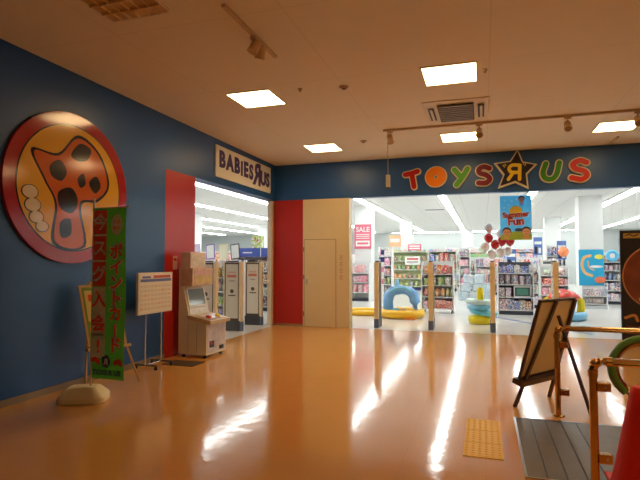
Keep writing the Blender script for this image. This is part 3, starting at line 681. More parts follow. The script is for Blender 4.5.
rack('shop_rack', 'narrow rack of pink and navy goods left of the clear ball bags', -1.0, -.55, 22.8, .5, [.12, .55, .95, 1.35, 1.75], 2.15, [['navy', 'blue', 'white'], ['rose', 'pink'], ['grey', 'rose'], ['pink', 'navy']], 'pink navy rack', wr=(.14, .22))
rack('clothes_rack', 'far rack under a green fascia with green and dark goods', -1.15, -.2, 27.0, .6, [.2, 1.0], 1.75, [['green', 'green', 'black'], ['green', 'black', 'teal']], 'green fascia rack', wr=(.2, .3), header=(.16, C('fascia_green', (.25, .5, .22))), fill=.85)
rack('picture_rack', 'far rack of orange and brown framed goods under the green fascia', -.15, .85, 27.0, .6, [.2, .75, 1.3], 1.75, [['orange', 'brown', 'blue'], ['white', 'brown', 'rose'], ['brown', 'rose']], 'framed goods rack', wr=(.28, .4), header=(.16, MATS['fascia_green']), fill=.85)
# console rack with the screen
t = rack('console_rack', 'black-based rack of blue game boxes with a small screen in the middle', .40, 1.34, 15.4, .45, [.14, .50, .86, 1.18], 1.50, [['blue', 'white', 'navy', 'red'], ['white', 'navy', 'blue', 'grey'], ['grey', 'white', 'navy'], ['grey', 'blue', 'brown', 'navy']], 'console rack', wr=(.12, .24), skip=(1,), back=C('rack_dark_back', (.07, .07, .09)), fill=.86)
for k, (x, cn) in enumerate(((.50, 'grey'), (.68, 'white'))):
    place_product('toy_box', x, 15.6, .501, .15, .28, .26, cn, '%s toy box left of the small screen on the console rack, %s one' % (cn, ['outer', 'inner'][k]), 'toy boxes beside the screen')
tv = thing('display_screen', (1.05, 15.42, .501), 'small white-framed screen on the middle shelf of the console rack', 'screen')
part('frame', tv, (-.23, 0, 0), (.23, .06, .31), C('tv_silver', (.62, .64, .64), .35), .006); part('stand', tv, (-.1, .06, 0), (.1, .16, .04), BLACK)
b = MB(); b.box((-.195, -.004, .035), (.195, 0, .275), BLACK); b.box((-.16, -.006, .06), (.16, -.004, .25), C('screen_picture', (.05, .16, .12), .3, emit=(.12, .38, .30), es=.15, noise=.5, nscale=9)); b.build('screen', tv)
rack('shop_rack', 'white end rack of pink boxes under a white price sign, behind the easel', 1.75, 2.55, 17.6, .45, [.14, .45, .76, 1.07], 1.38, [['rose', 'white'], ['pink', 'red', 'rose'], ['rose', 'pink'], ['pink', 'red']], 'pink end rack', wr=(.18, .3), back=FRAME_W)
b = MB(); b.box((-.26, 0, 0), (.26, .02, .2), WHITE, None, .003); b.box((-.19, -.003, .06), (.19, 0, .14), C('price_dark', (.12, .12, .14))); tag(b.build('price_sign', loc=(2.02, 17.62, 1.381)), 'white price sign standing on top of the pink end rack', 'sign')
rack('shop_rack', 'white rack of pale goods left of the pink end rack', 1.25, 1.72, 17.8, .45, [.14, .5, .86, 1.2], 1.45, [['white', 'navy'], ['rose', 'white'], ['grey', 'white']], 'pale goods rack', wr=(.12, .22))
rack('shop_rack', 'tall rack with blue topped goods between the two right columns', 2.5, 3.2, 22.6, .5, [.14, .55, .95, 1.35, 1.75], 2.2, [['navy', 'white', 'blue'], ['white', 'navy'], ['rose', 'pink', 'white'], ['rose', 'grey'], ['pink', 'rose']], 'rack between columns', wr=(.12, .2))
rack('shop_rack', 'tall rack of blue and white goods right of the sea-life poster', 4.08, 5.1, 20.2, .5, [.14, .50, .86, 1.2, 1.5], 1.85, [['white', 'blue', 'navy', 'brown'], ['white', 'grey', 'navy'], ['blue', 'white'], ['white', 'navy', 'grey'], ['blue', 'white', 'navy']], 'blue goods rack', wr=(.11, .18))
rack('shop_rack', 'long low rack with mixed goods far behind the ring tower', .95, 2.45, 24.0, .5, [.14, .55, .95, 1.3], 1.7, [['red', 'blue', 'white', 'rose'], ['navy', 'white', 'brown'], ['rose', 'grey']], 'long far mixed rack', wr=(.15, .25))
rack('shop_rack', 'low far rack of red and white goods left of the long far one', -.35, .85, 24.4, .5, [.14, .55, .95, 1.3], 1.72, [['red', 'white', 'navy', 'rose'], ['rose', 'white']], 'red white rack', wr=(.15, .25))
rack('shop_rack', 'far rack with colourful top row between the two rear columns', -2.2, .2, 32.0, .5, [.14, .7, 1.2, 1.7, 2.1], 2.4, [['green', 'white', 'rose', 'orange'], ['orange', 'blue', 'brown'], ['white', 'red']], 'rear colourful rack', wr=(.25, .4))
rack('shop_rack', 'far rack of pale goods behind the long far one', .6, 3.0, 31.0, .5, [.14, .7, 1.2, 1.7, 2.1], 2.3, [['navy', 'white', 'blue', 'red'], ['grey', 'blue', 'rose']], 'rear pale rack', wr=(.25, .4))
rack('shop_rack', 'far rack of grey and rose goods behind the wheeled rack', -3.1, -2.1, 33.5, .5, [.14, .7, 1.2, 1.7], 2.2, [['white', 'rose'], ['grey', 'rose', 'blue']], 'far rose rack', wr=(.25, .4))
rack('shop_rack', 'rack right of the black display, beyond the handrails', 5.5, 7.2, 19.5, .5, [.14, .6, 1.05, 1.5], 1.9, [['blue', 'white', 'red'], ['teal', 'white', 'yellow'], ['grey', 'blue']], 'far right rack', wr=(.18, .28))
# upright blue and white display stands (back row)
for x, y, z1, lab in ((1.05, 20.9, 2.0, 'upright blue and white stand just right of the hanging poster'), (2.22, 23.2, 2.55, 'tall blue stand with dark figures behind the pink end rack'), (3.0, 22.2, 2.35, 'blue and white stand left of the nearest column')):
    t = thing('display_stand', (x, y, 0), lab, 'display stand')
    b = MB(); b.lathe([(.16, 0), (.16, .02), (.03, .04), (.02, z1-.75)], FRAME_G, 16); b.build('foot', t)
    part('sign_plate', t, (-.17, -.015, z1-.75), (.17, .015, z1), C('stand_blue', (.10, .17, .45)), .004)
    b = MB(); b.box((-.14, -.02, z1-.30), (.14, -.015, z1-.18), WHITE); b.box((-.13, -.02, z1-.7), (-.03, -.015, z1-.4), BLACK); b.box((.02, -.02, z1-.68), (.12, -.015, z1-.45), WHITE); b.build('print', t)
# pink sale sign on the column
t = thing('sale_sign', (-4.50, 19.42, 2.5), 'pink and white sale sign on the column left of the green-backed rack', 'sign')
PK = C('sale_pink', (.74, .16, .25), .5); part('board', t, (-.34, -.03, -.48), (.34, 0, .48), PK, .004)
b = MB()
b.text('SALE', .26, WHITE, Matrix.Translation((0, -.032, .27)), .001, .006); b.box((-.27, -.034, .0), (.27, -.03, .03), WHITE); b.box((-.27, -.034, .07), (.27, -.03, .10), WHITE); b.box((-.27, -.034, -.08), (.27, -.03, -.05), WHITE)
b.box((-.28, -.034, -.38), (.28, -.03, -.16), WHITE); b.box((-.22, -.036, -.31), (.22, -.034, -.23), PK); b.build('print', t)
b = MB(); b.box((-.16, 0, -.4), (.16, .03, .45), PK); b.box((-.12, -.004, -.1), (.12, 0, .3), WHITE); b.box((-.08, -.006, .0), (.08, -.004, .05), PK); b.box((-.02, .03, -1.75), (.02, .05, -.2), WHITE); b.box((-.15, .0, -1.75), (.15, .2, -1.73), WHITE); tag(b.build('sale_sign', loc=(-5.05, 19.2, 1.75)), 'narrow pink sign on a white post left of the column rack', 'sign')
b = MB(); b.box((-.35, 0, 0), (.35, .02, .32), PK); b.box((-.28, -.004, .18), (.28, 0, .25), WHITE); b.box((-.28, -.004, .06), (.28, 0, .13), WHITE); tag(b.build('sale_sign', loc=(-3.45, 27.0, 2.125)), 'small pink sign standing on top of the green-backed rack', 'sign')
b = MB(); b.box((-.26, 0, 0), (.26, .02, .5), C('sign_orange', (.85, .50, .28))); b.box((-.2, -.004, .2), (.2, 0, .35), WHITE); tag(b.build('price_sign', loc=(-3.6, 21.6, 2.152)), 'small orange sign standing on the grey rack right of the sale column', 'sign')
t = thing('post_sign', (-3.30, 17.2, 0), 'thin white post with dark stripes right of the pink column rack', 'sign post')
part('pole', t, (-.03, -.03, 0), (.03, .03, 1.98), WHITE, .004)
b = MB()
for z in (.75, 1.15, 1.5, 1.75): b.box((-.05, -.045, z), (.07, -.03, z+.17), NAVY if z > 1.4 else C('strip_pink', (.6, .2, .3)))
b.build('strip', t)
# left shop, seen through the side entrance
rack('shop_rack', 'rack of pink and purple goods behind the game machine in the side entrance', -8.7, -6.3, 12.7, .5, [.14, .5, .85, 1.2], 1.52, [['pink', 'purple', 'grey', 'blue'], ['white', 'rose', 'grey'], ['purple', 'pink', 'navy'], ['grey', 'blue']], 'purple side rack', wr=(.22, .32), fill=.85)
for x, cn, tl, lab in ((-7.95, 'rose', .1, 'pale lilac picture board, leftmost on the purple side rack'), (-7.48, 'purple', .12, 'purple edged picture board, second on the purple side rack'), (-7.05, 'yellow', .1, 'cream picture board, third on the purple side rack'), (-6.68, 'black', .1, 'black edged white picture board, rightmost on the purple side rack')):
    t = thing('picture_board', (x, 12.88, 1.222), lab, 'picture board', 0, 'picture boards on the purple side rack')
    t.location.z = 1.56
    M = Matrix.Translation((0, 0, .02)) @ Matrix.Rotation(-.12, 4, 'Y') @ Matrix.Rotation(-tl, 4, 'X')
    b = MB(); b.box((-.14, -.01, 0), (.14, .01, .44), {'rose': C('lilac', (.62, .50, .70)), 'purple': C('violet', (.25, .10, .45)), 'yellow': C('cream_card', (.75, .68, .45)), 'black': BLACK}[cn], M); b.build('frame', t)
    b = MB(); b.box((-.115, -.014, .03), (.115, -.01, .41), {'yellow': C('cream_sheet', (.80, .76, .58)), 'rose': C('lilac_sheet', (.68, .58, .76))}.get(cn, WHITE), M); b.build('sheet', t)
    b = MB(); b.box((-.13, -.05, -.035), (.13, .06, 0), FRAME_W); b.build('foot', t)
rack('shop_rack', 'rack with blue header panels seen above the middle side gates', -7.35, -5.65, 14.2, .55, [.14, .5, .86, 1.22], 1.66, [['grey', 'brown', 'navy', 'white'], ['orange', 'brown', 'grey'], ['brown', 'white'], ['brown', 'grey']], 'blue-headed side rack', wr=(.16, .26), header=(.27, C('header_blue', (.06, .10, .42), .4)))
b = MB()
for x in (-6.95, -6.1): b.box((x-.16, 14.172, 1.77), (x+.16, 14.178, 1.81), WHITE)
for x in (-7.34, -6.5, -5.67): b.box((x-.01, 14.170, 1.66), (x+.01, 14.178, 1.93), WHITE)
o = b.build('header_stripes'); tag(o, 'white dividers on the blue header of the side rack', 'header stripes')
place_product('toy_box', -6.75, 14.5, 1.70, .32, .25, .62, 'lime', 'tall lime toy box standing behind the blue header panels', 'toys behind the blue header')
place_product('toy_box', -6.1, 14.5, 1.70, .3, .25, .5, 'brown', 'brown toy box standing behind the blue header panels, right of the lime one', 'toys behind the blue header')
part_ = MB(); part_.box((-7.33, 14.36, 1.665), (-5.67, 14.74, 1.695), FRAME_W); tag(part_.build('top_board'), 'white board laid on top of the blue-headed side rack', 'board')
rack('beech_shelf', 'narrow beech shelf unit between two side gates', -6.25, -5.75, 12.25, .4, [.2, .55, .9, 1.22], 1.5, [['brown', 'white'], ['orange', 'brown'], ['white', 'navy'], ['navy', 'white']], 'beech shelf', frame=WOOD, back=C('beech_back', (.62, .42, .22)), wr=(.14, .2))
rack('spinner_rack', 'white rack with green and grey goods between game machine and first side gate', -6.35, -5.6, 11.05, .4, [.14, .45, .78, 1.12], 1.48, [['white', 'yellow', 'grey'], ['lime', 'green', 'white'], ['green', 'lime'], ['blue', 'navy']], 'green side rack', wr=(.14, .24))
rack('shop_rack', 'far rack deep behind the side entrance', -15.5, -11.5, 20.5, .6, [.14, .6, 1.05, 1.5], 2.0, [['rose', 'orange', 'brown', 'pink'], ['pink', 'rose', 'white'], ['grey', 'rose']], 'deep side rack', wr=(.3, .45))
rack('shop_rack', 'second far rack deep behind the side entrance', -11.3, -7.9, 19.2, .6, [.14, .6, 1.05, 1.5], 2.0, [['orange', 'brown', 'red', 'rose'], ['white', 'rose', 'brown'], ['grey', 'rose']], 'second deep rack', wr=(.3, .45))
rack('shop_rack', 'far rack between the side entrance and the pink column', -10.5, -6.5, 25.5, .6, [.14, .6, 1.05, 1.5], 1.9, [['rose', 'orange', 'white'], ['pink', 'grey', 'white'], ['grey']], 'third deep rack', wr=(.35, .5))

# sea-life poster, bin of blue packs
t = thing('sea_poster', (3.42, 18.60, 1.33), 'bright blue sea poster with yellow fish shapes on the nearest column', 'poster')
part('sheet', t, (-.40, -.02, -.60), (.34, 0, .58), C('sea_blue', (.03, .40, .68), .4), .003)
b = MB(); oc = C('octo_orange', (.80, .45, .18)); b.stroke([(-.05, .38), (-.25, .3), (-.3, .05), (-.22, -.18), (-.02, -.28)], .09, .002, oc, -.024); b.stroke([(-.12, .2), (-.1, .0), (.05, -.1)], .04, .002, oc, -.024)
b.disc((.20, .34), .13, .002, C('fish_yellow', (.85, .75, .1)), -.024, n=20, sz=.6); b.disc((.12, .02), .20, .002, WHITE, -.024, n=20, sz=.22); b.disc((.22, -.42), .16, .002, C('fish_red', (.80, .2, .1)), -.024, n=20, sz=.7)
b.build('print', t)
t = rack('wire_bin', 'wire bin of small blue packs below the sea poster', 3.04, 3.74, 18.10, .42, [.16, .42], .72, [['blue', 'white', 'grey', 'cyan'], ['grey', 'cyan', 'white']], 'wire bin', wr=(.1, .16), kick=FRAME_G)
# hanging cyan swim ring sign and orange balls
t = thing('hanging_sign', (4.35, 17.8, 2.2), 'small blue and white hanging signs before the blue and white goods rack', 'sign')
b = MB(); b.tube([(-.2, 0, 0), (-.2, 0, 1.5)], .005, STEEL, 6); b.tube([(.2, 0, 0), (.2, 0, 1.5)], .005, STEEL, 6); b.build('wire', t)
part('panel', t, (-.32, -.01, -.2), (.32, .01, .02), C('stand_blue', (0, 0, 0))); part('stripe', t, (-.28, -.014, -.12), (.28, -.01, -.04), WHITE)
t = thing('hanging_swim_ring', (4.30, 19.9, 1.56), 'cyan inflatable ring hanging before the blue and white goods rack', 'swim ring')
b = MB(); b.torus((0, 0, .16), .15, .06, C('cyan_vinyl', (.12, .50, .80), .25), 24, 10, None, 1, 'y'); b.build('ring', t); b = MB(); b.box((-.08, -.01, .08), (.08, .01, .24), WHITE); b.build('card', t); b = MB(); b.tube([(0, 0, .36), (0, 0, 2.05)], .003, STEEL, 5); b.build('string', t)
t = thing('beach_ball', (3.02, 21.9, 2.0), 'orange beach ball hanging left of the nearest column', 'ball')
b = MB(); b.ball((0, 0, -.1), .2, C('orange_vinyl', (.85, .25, .10), .25)); b.build('ball', t); b = MB(); b.tube([(0, 0, .1), (0, 0, 1.7)], .003, STEEL, 5); b.build('string', t)
# black mascot-free product stand: right
t = thing('display_board', (3.04, 10.90, 0), 'tall black display board with a glowing brown orb picture at the right edge', 'display board')
part('panel', t, (-.56, -.03, .02), (.56, .03, 2.10), C('poster_black', (.022, .017, .018), .3), .004)
part('foot', t, (-.5, -.16, 0), (.5, .2, .02), BLACK)
b = MB(); b.disc((.06, 1.22), .60, .002, C('orb_gold', (.50, .22, .09), .35), -.032, n=48, sz=1.02); b.disc((.06, 1.22), .575, .002, C('orb_brown', (.20, .055, .03), .25, noise=.8, nscale=2.5), -.034, n=48, sz=1.02); b.build('orb_picture', t)
b = MB(); b.ball((0, 0, 0), .12, C('orb_light', (.60, .25, .06), .3), Matrix.Translation((-.12, -.035, .80)), 16, (1.3, .05, .6)); b.ball((0, 0, 0), .14, C('orb_red', (.22, .04, .015), .3), Matrix.Translation((.0, -.035, 1.0)), 16, (1.2, .05, 1.6)); b.build('orb_detail', t)
b = MB(); b.box((-.50, -.035, 1.95), (-.22, -.03, 2.04), C('label_gold', (.45, .28, .07), .3)); b.stroke([(-.47, 2.0), (-.4, 2.02), (-.33, 1.99), (-.26, 2.02)], .02, .002, BLACK, -.038); b.build('label_plate', t)
b = MB(); b.stroke([(-.5, .45), (-.35, .5), (-.3, .40)], .05, .002, MATS['orb_light'], -.034); b.box((-.48, -.034, .15), (.4, -.03, .30), C('poster_rust', (.16, .05, .02), noise=.8, nscale=6)); b.build('lower_print', t)

# Summer Fun hanging poster
t = thing('hanging_poster', (.69, 11.75, 2.47), 'blue Summer Fun poster hanging in the main entrance', 'poster')
part('sheet', t, (-.32, -.004, -.49), (.32, .004, .48), translucent(C('poster_sky', (.25, .70, .95), .4), .65), .001)
b = MB(); b.tube([(-.25, 0, .48), (-.25, 0, 1.23)], .004, STEEL, 5); b.tube([(.25, 0, .48), (.25, 0, 1.23)], .004, STEEL, 5); b.build('wire', t)
b = MB()
b.poly([(-.32, -.49), (.32, -.49), (.32, -.36), (.1, -.31), (-.1, -.31), (-.32, -.38)], .002, C('poster_grass', (.40, .62, .10)), Matrix.Translation((0, -.013, 0)))
b.disc((0, .13), .13, .002, C('poster_sun', (.95, .68, .05)), -.013, n=24)
for x, z in ((-.22, .38), (-.08, .36), (-.24, .22), (-.14, .28), (.02, .40)): b.disc((x, z), .025, .002, C('poster_pale', (.55, .82, .95)), -.0125, n=5)
b.disc((.06, -.27), .09, .002, C('poster_navy', (.05, .08, .2)), -.0125, n=20, sz=.4)
b.build('picture', t)
b = MB(); RT = translucent(C('poster_red', (.85, .10, .04), .4), .4); PWH = translucent(C('poster_white', (.92, .92, .92), .4), .5)
b.text('Summer', .165, PWH, Matrix.Translation((0, -.016, .06)) @ Matrix.Rotation(-.06, 4, 'Y'), .001, .018, sx=.98); b.text('Summer', .165, RT, Matrix.Translation((0, -.019, .06)) @ Matrix.Rotation(-.06, 4, 'Y'), .001, .005, sx=.98)
b.text('Fun', .23, PWH, Matrix.Translation((0, -.016, -.09)) @ Matrix.Rotation(-.06, 4, 'Y'), .001, .022); b.text('Fun', .23, RT, Matrix.Translation((0, -.019, -.09)) @ Matrix.Rotation(-.06, 4, 'Y'), .001, .008)
b.build('lettering', t)
SK = C('poster_skin', (.82, .50, .33)); HR = C('poster_hair', (.12, .06, .03))
for x, z, r in ((-.19, -.33, .085), (.21, -.32, .085), (.12, .38, .06)):
    b = MB(); b.disc((x, z+.025), r*1.12, .002, HR, -.014, n=20); b.disc((x, z), r, .002, SK, -.016, n=20, sz=.9)
    b.disc((x-r*.35, z+.01), r*.13, .002, HR, -.018, n=8); b.disc((x+r*.35, z+.01), r*.13, .002, HR, -.018, n=8); b.stroke([(x-r*.3, z-r*.35), (x, z-r*.5), (x+r*.3, z-r*.35)], r*.12, .002, RT, -.018)
    b.disc((x, z-r*1.35), r*.75, .002, {-.19: C('shirt_orange', (.85, .5, .2)), .21: C('shirt_peach', (.85, .4, .2))}.get(x, C('shirt_violet', (.5, .4, .8))), -.0135, n=16, sz=.6); b.build('cartoon_child', t)

# ------------------------------------------------------------------ inflatables
def vinyl(n, c): return C(n, c, .3, coat=.1)
VY, VYO, VB, VLB, VR = vinyl('vinyl_yellow', (.95, .80, .02)), vinyl('vinyl_orange_yellow', (.95, .56, .02)), vinyl('vinyl_blue', (.10, .36, .80)), vinyl('vinyl_light_blue', (.22, .60, .92)), vinyl('vinyl_red', (.80, .06, .04))
t = thing('inflatable_pool', (-2.13, 13.8, 0), 'yellow inflatable baby pool with a blue arch over it', 'inflatable pool')
b = MB(); b.torus((0, 0, .12), .52, .12, VYO, 40, 12, None, .95); b.build('ring_wall', t)
b = MB(); b.lathe([(.5, 0), (.5, .03)], VLB, 32); b.build('pool_floor', t)
b = MB(); b.tube([(-.36, 0, .18), (-.37, 0, .42), (-.33, 0, .60), (-.22, 0, .71), (0, 0, .75), (.22, 0, .71), (.33, 0, .60), (.37, 0, .42), (.36, 0, .18)], [.15, .145, .14, .135, .13, .135, .14, .145, .15], vinyl('vinyl_arch_blue', (.20, .48, .95)), 14); ar = b.build('arch', t)
b = MB(); b.tube([(-.28, -.1, .70), (-.1, -.12, .80), (.1, -.12, .80), (.28, -.1, .70)], .045, VLB, 10); b.build('arch_ridge', ar)
b = MB(); b.lathe([(.09, .82), (.06, .88), (.045, 1.0), (.03, 1.03)], VLB, 16, Matrix.Translation((-.12, 0, 0))); b.build('spout', ar)
for x, y, m_, lab in ((.05, -.25, SK, ''), (-.12, -.3, VLB, ''), (.3, -.3, VYO, '')):
    b = MB(); b.ball((x, y, .22), .08, m_, None, 12, (1.3, 1, .8)); b.build('play_ball', t)
b = MB(); b.box((.16, -.66, .012), (.46, -.45, .03), vinyl('vinyl_orange', (.85, .28, .06)), None, .006); b.build('valve_tab', t)
t = thing('inflatable_pool', (-3.28, 14.35, 0), 'flat orange-yellow inflatable mat left of the arched pool', 'inflatable mat')
b = MB(); b.torus((0, 0, .07), .55, .07, VYO, 36, 10, None, 1); b.build('rim', t); b = MB(); b.lathe([(.52, 0.0), (.52, .05), (.4, .07)], C('vinyl_tan', (.85, .62, .22), .3, noise=.5, nscale=6), 32); b.build('mat_floor', t)
# ring tower
t = thing('inflatable_ring_tower', (-.08, 13.0, 0), 'inflatable ring toss tower, yellow base and pole with blue rings', 'inflatable toy')
b = MB(); b.lathe([(.24, 0), (.28, .03), (.29, .1), (.28, .17), (.22, .2), (.08, .2)], VY, 28); b.build('base', t)
b = MB(); b.tube([(0, 0, .2), (0, 0, .70), (0, 0, .84), (0, 0, .88)], [.085, .085, .075, .04], VY, 14); b.build('pole', t)
for z, R, m_, tl, dx in ((.275, .27, vinyl('vinyl_teal', (.12, .55, .72)), .14, .07), (.41, .235, VLB, -.05, -.02), (.53, .26, vinyl('vinyl_pale_teal', (.60, .85, .90)), .05, -.03)):
    b = MB(); b.torus((0, 0, 0), R, .065, m_, 36, 12, Matrix.Translation((dx, 0, z)) @ Matrix.Rotation(tl, 4, 'Y'), .95); b.build('ring', t)
# mushroom pool
t = thing('inflatable_mushroom_pool', (2.0, 14.6, 0), 'inflatable pool with a red spotted mushroom roof on yellow posts', 'inflatable pool')
b = MB(); b.torus((0, 0, .11), .44, .11, VLB, 36, 12); b.build('ring_wall', t)
b = MB(); b.lathe([(.42, 0), (.42, .03)], VY, 28); b.build('pool_floor', t)
for s, ln in ((-1, .5), (1, .55)):
    b = MB(); b.tube([(s*.38, 0, .16), (s*.41, 0, .3), (s*.40, 0, .48), (s*.28, 0, .60)], [.10, .095, .09, .08], VY, 12); b.build('post', t)
b = MB(); b.lathe([(.0, .52), (.36, .53), (.40, .57), (.36, .64), (.24, .73), (.1, .77), (.01, .78)], VR, 28); rf = b.build('mushroom_roof', t)
b = MB()
for k in range(9):
    a = k*2.4; r = .12+.2*((k*.37) % 1); z = .775-(r/.36)**2*.135; b.ball((r*math.cos(a), r*math.sin(a), z), .045, WHITE, None, 10, (1, 1, .4))
b.build('spots', rf)
# bags of balls
CB = C('clear_ball_bag', (.62, .76, .88), .12, noise=.4, nscale=9, coat=.5, alpha=.5)
k = 0
for lay, (n, z) in enumerate(((3, 0), (3, .34), (2, .68))):
    for i in range(n):
        x = -.76+i*.42+lay*.10; t = thing('ball_bag', (x, 20.6+.02*i, z), '%s clear bag of blue balls in the %s layer of the pile' % (['leftmost', 'middle', 'rightmost'][i if n == 3 else i*2], ['lowest', 'second', 'top'][lay]), 'ball bag', [.12, -.1, .15, -.14, .08, -.12, .1, -.1][k], 'clear bags of balls piled on the shop floor')
        b = MB(); b.box((-.19, -.16, .0), (.19, .16, .335), CB, None, .05); bag = b.build('bag', t)
        b = MB()
        for q in range(5): b.ball((-.10+.10*(q % 3), -.04+.05*(q % 2), .09+.14*(q//3)), .06, [VB, VLB, VLB, WHITE, VR][(q*2+k) % 5], None, 10)
        b.build('balls', t); k += 1
# balloons
BRD = C('balloon_red', (.62, .02, .035), .2, coat=.5, noise=.1); BWH = C('balloon_white', (.90, .90, .92), .25, coat=.3)
spots_ = [(.14, 12.6, 2.30, 'w', 'topmost white balloon of the bunch'), (.41, 12.75, 2.17, 'w', 'white balloon right of the topmost one'), (.13, 12.5, 2.06, 'r', 'leftmost red balloon of the bunch'), (.27, 12.35, 1.90, 'r', 'lowest red balloon of the bunch'),
          (.42, 12.6, 1.98, 'r', 'red balloon in the middle of the bunch'), (.60, 12.5, 1.98, 'r', 'rightmost red balloon of the bunch'), (.05, 12.7, 1.86, 'w', 'leftmost white balloon of the bunch'), (.20, 12.7, 1.68, 'w', 'lowest white balloon on the left'),
          (.39, 12.45, 1.72, 'w', 'lowest white balloon in the middle'), (.56, 12.75, 1.76, 'w', 'lowest white balloon on the right')]
wt = thing('balloon_weight', (-.05, 13.55, 0), 'small weight anchoring the balloon bunch on the shop floor', 'weight')
b = MB(); b.lathe([(.04, 0), (.045, .05), (.03, .08), (.01, .09)], BRD, 14); b.build('body', wt); b = MB(); b.torus((0, 0, .10), .012, .004, STEEL, 12, 6, None, 1, 'y'); b.build('loop', wt)
for x, y, z, c, lab in spots_:
    t = thing('balloon', (x, y, z), lab, 'balloon', 0, 'balloon bunch in the main entrance')
    b = MB(); m_ = BRD if c == 'r' else BWH; r = .105
    b.lathe([(.004, -r*1.15), (r*.35, -r*.98), (r*.75, -r*.6), (r*.97, -r*.1), (r, r*.2), (r*.88, r*.62), (r*.55, r*.92), (r*.2, r*1.05), (.003, r*1.07)], m_, 20); b.build('skin', t)
    b = MB(); b.lathe([(.012, -r*1.3), (.004, -r*1.15)], m_, 8); b.build('knot', t)
    b = MB(); b.tube([(0, 0, .11), (x+.05, y-13.55, z-r*1.3)], .0015, WHITE, 4); b.build('string', wt)

# ------------------------------------------------------------------ foreground right: rails, walkway end, cone, floor plates
def rail(x, y, label, z=.85):
    t = thing('handrail', (x, y, 0), label, 'handrail'); L = 5.2
    b = MB(); b.tube([(0, 0, .0), (0, 0, z-.06)], .026, BRASS, 16); b.build('post', t)
    b = MB(); pts = [(0, 0, z-.07)]+[(.06-.06*math.cos(a), 0, z-.06+.06*math.sin(a)) for a in [PI/2*k/6 for k in range(7)]]+[(L, 0, z)]; b.tube(pts, .026, BRASS, 16); tr = b.build('top_rail', t)
    b = MB()
    for p, q in (((0, 0, z-.10), (0, 0, z-.055)), ((.075, 0, z), (.11, 0, z))): b.tube([p, q], .031, BRASS, 16)
    b.ball((.012, -.0, z-.012), .032, BRASS, None, 12); b.build('elbow_joint', tr)
    for zz in (.20, .66):
        b = MB(); b.box((.02, -.03, zz), (.10, .03, zz+.06), BRASS, None, .006); b.tube([(.07, -.035, zz+.03), (.07, .035, zz+.03)], .009, STEEL, 8); b.build('clamp', t)
    b = MB(); b.lathe([(.06, 0), (.06, .008), (.045, .015), (.03, .02)], BRASS, 20); b.build('foot_flange', t)
    for k in (1, 2):
        b = MB(); b.tube([(k*1.7+.3, 0, 0), (k*1.7+.3, 0, z-.02)], .024, BRASS, 12); b.build('post', t)
    return t
rail(.675, 3.73, 'nearer brass handrail at the right edge'); rail(.68, 5.47, 'further brass handrail beside the dark easel')
# moving walkway balustrade end
t = thing('walkway_balustrade', (1.10, 4.22, 0), 'rounded walkway balustrade end with green handrail belt between the rails', 'escalator balustrade')
GBm = C('green_belt', (.13, .33, .08), .3); R_ = .215; zc = .73; pts = []
for k in range(21):
    a = PI/2+PI*k/20; pts.append((R_*math.cos(a), 0, zc+R_*math.sin(a)))
pts = [(3.6, 0, zc+R_)]+pts+[(3.6, 0, zc-R_)]
b = MB(); b.tube(pts, .030, GBm, 12, sq=.8); b.build('handrail_belt', t)
b = MB(); pin = [(x*1.0, 0, z) for x, _, z in [(3.6, 0, zc+R_-.035)]+[( (R_-.035)*math.cos(PI/2+PI*k/20), 0, zc+(R_-.035)*math.sin(PI/2+PI*k/20)) for k in range(21)]+[(3.6, 0, zc-R_+.035)]]
b.tube(pin, .014, BRASS, 8); b.build('guide_profile', t)
b = MB(); n = len(pin); poly = [(p[0], p[2]) for p in pin]
b.poly(poly, .010, C('tinted_glass', (.92, .90, .84), .04, trans=.9, alpha=1), Matrix.Translation((0, -.005, 0))); b.build('glass_panel', t)
b = MB(); b.box((.35, -.09, 0), (3.6, .09, .53), STEEL, None, .01); b.build('skirt', t)
# red cone
t = thing('traffic_cone', (.995, 3.90, 0), 'red traffic cone between the brass rails at the right edge', 'cone')
CR = C('cone_red', (.80, .030, .012), .5, spec=.25); part('foot', t, (-.20, -.16, 0), (.20, .19, .022), CR, .01)
b = MB(); b.lathe([(.195, .022), (.185, .05), (.068, .63), (.06, .66), (.045, .668)], CR, 28); bd = b.build('body', t)
b = MB(); b.box((-.006, -.142, .32), (.04, -.12, .48), C('cone_band', (.85, .28, .05), .4), Matrix.Rotation(0, 4, 'X')); b.build('band', bd)
# metal floor plate
def plate_mat():
    m = mat('ribbed_floor_metal', (.17, .145, .125), .42, .7, .15, 6); nt = m.node_tree; b = nt.nodes['Principled BSDF']
    tc = nt.nodes.new('ShaderNodeTexCoord'); wv = nt.nodes.new('ShaderNodeTexWave'); wv.inputs['Scale'].default_value = 14; wv.bands_direction = 'DIAGONAL'
    bp = nt.nodes.new('ShaderNodeBump'); bp.inputs['Strength'].default_value = .35; bp.inputs['Distance'].default_value = .004
    nt.links.new(tc.outputs['Object'], wv.inputs['Vector']); nt.links.new(wv.outputs['Fac'], bp.inputs['Height']); nt.links.new(bp.outputs['Normal'], b.inputs['Normal']); return m
PMt = plate_mat()
t = thing('walkway_floor_plate', (.27, 4.55, 0), 'ribbed grey metal landing plate on the floor at the right', 'floor plate')
for k, (x0, x1) in enumerate(((0, .13), (.135, .26), (.265, .39), (.395, .52), (.525, .95), (.955, 1.6), (1.605, 3.2))): part('plate_section', t, (x0+.006, -.70, 0), (x1, .70, .008), PMt, .002)
part('tray', t, (0, -.70, 0), (3.2, .70, .003), BLACK)
part('edge_frame', t, (-.01, -.715, 0), (3.2, -.702, .010), STEEL); part('edge_frame', t, (-.01, .702, 0), (3.2, .715, .010), STEEL); part('edge_frame', t, (-.012, -.702, 0), (.006, .702, .010), STEEL)
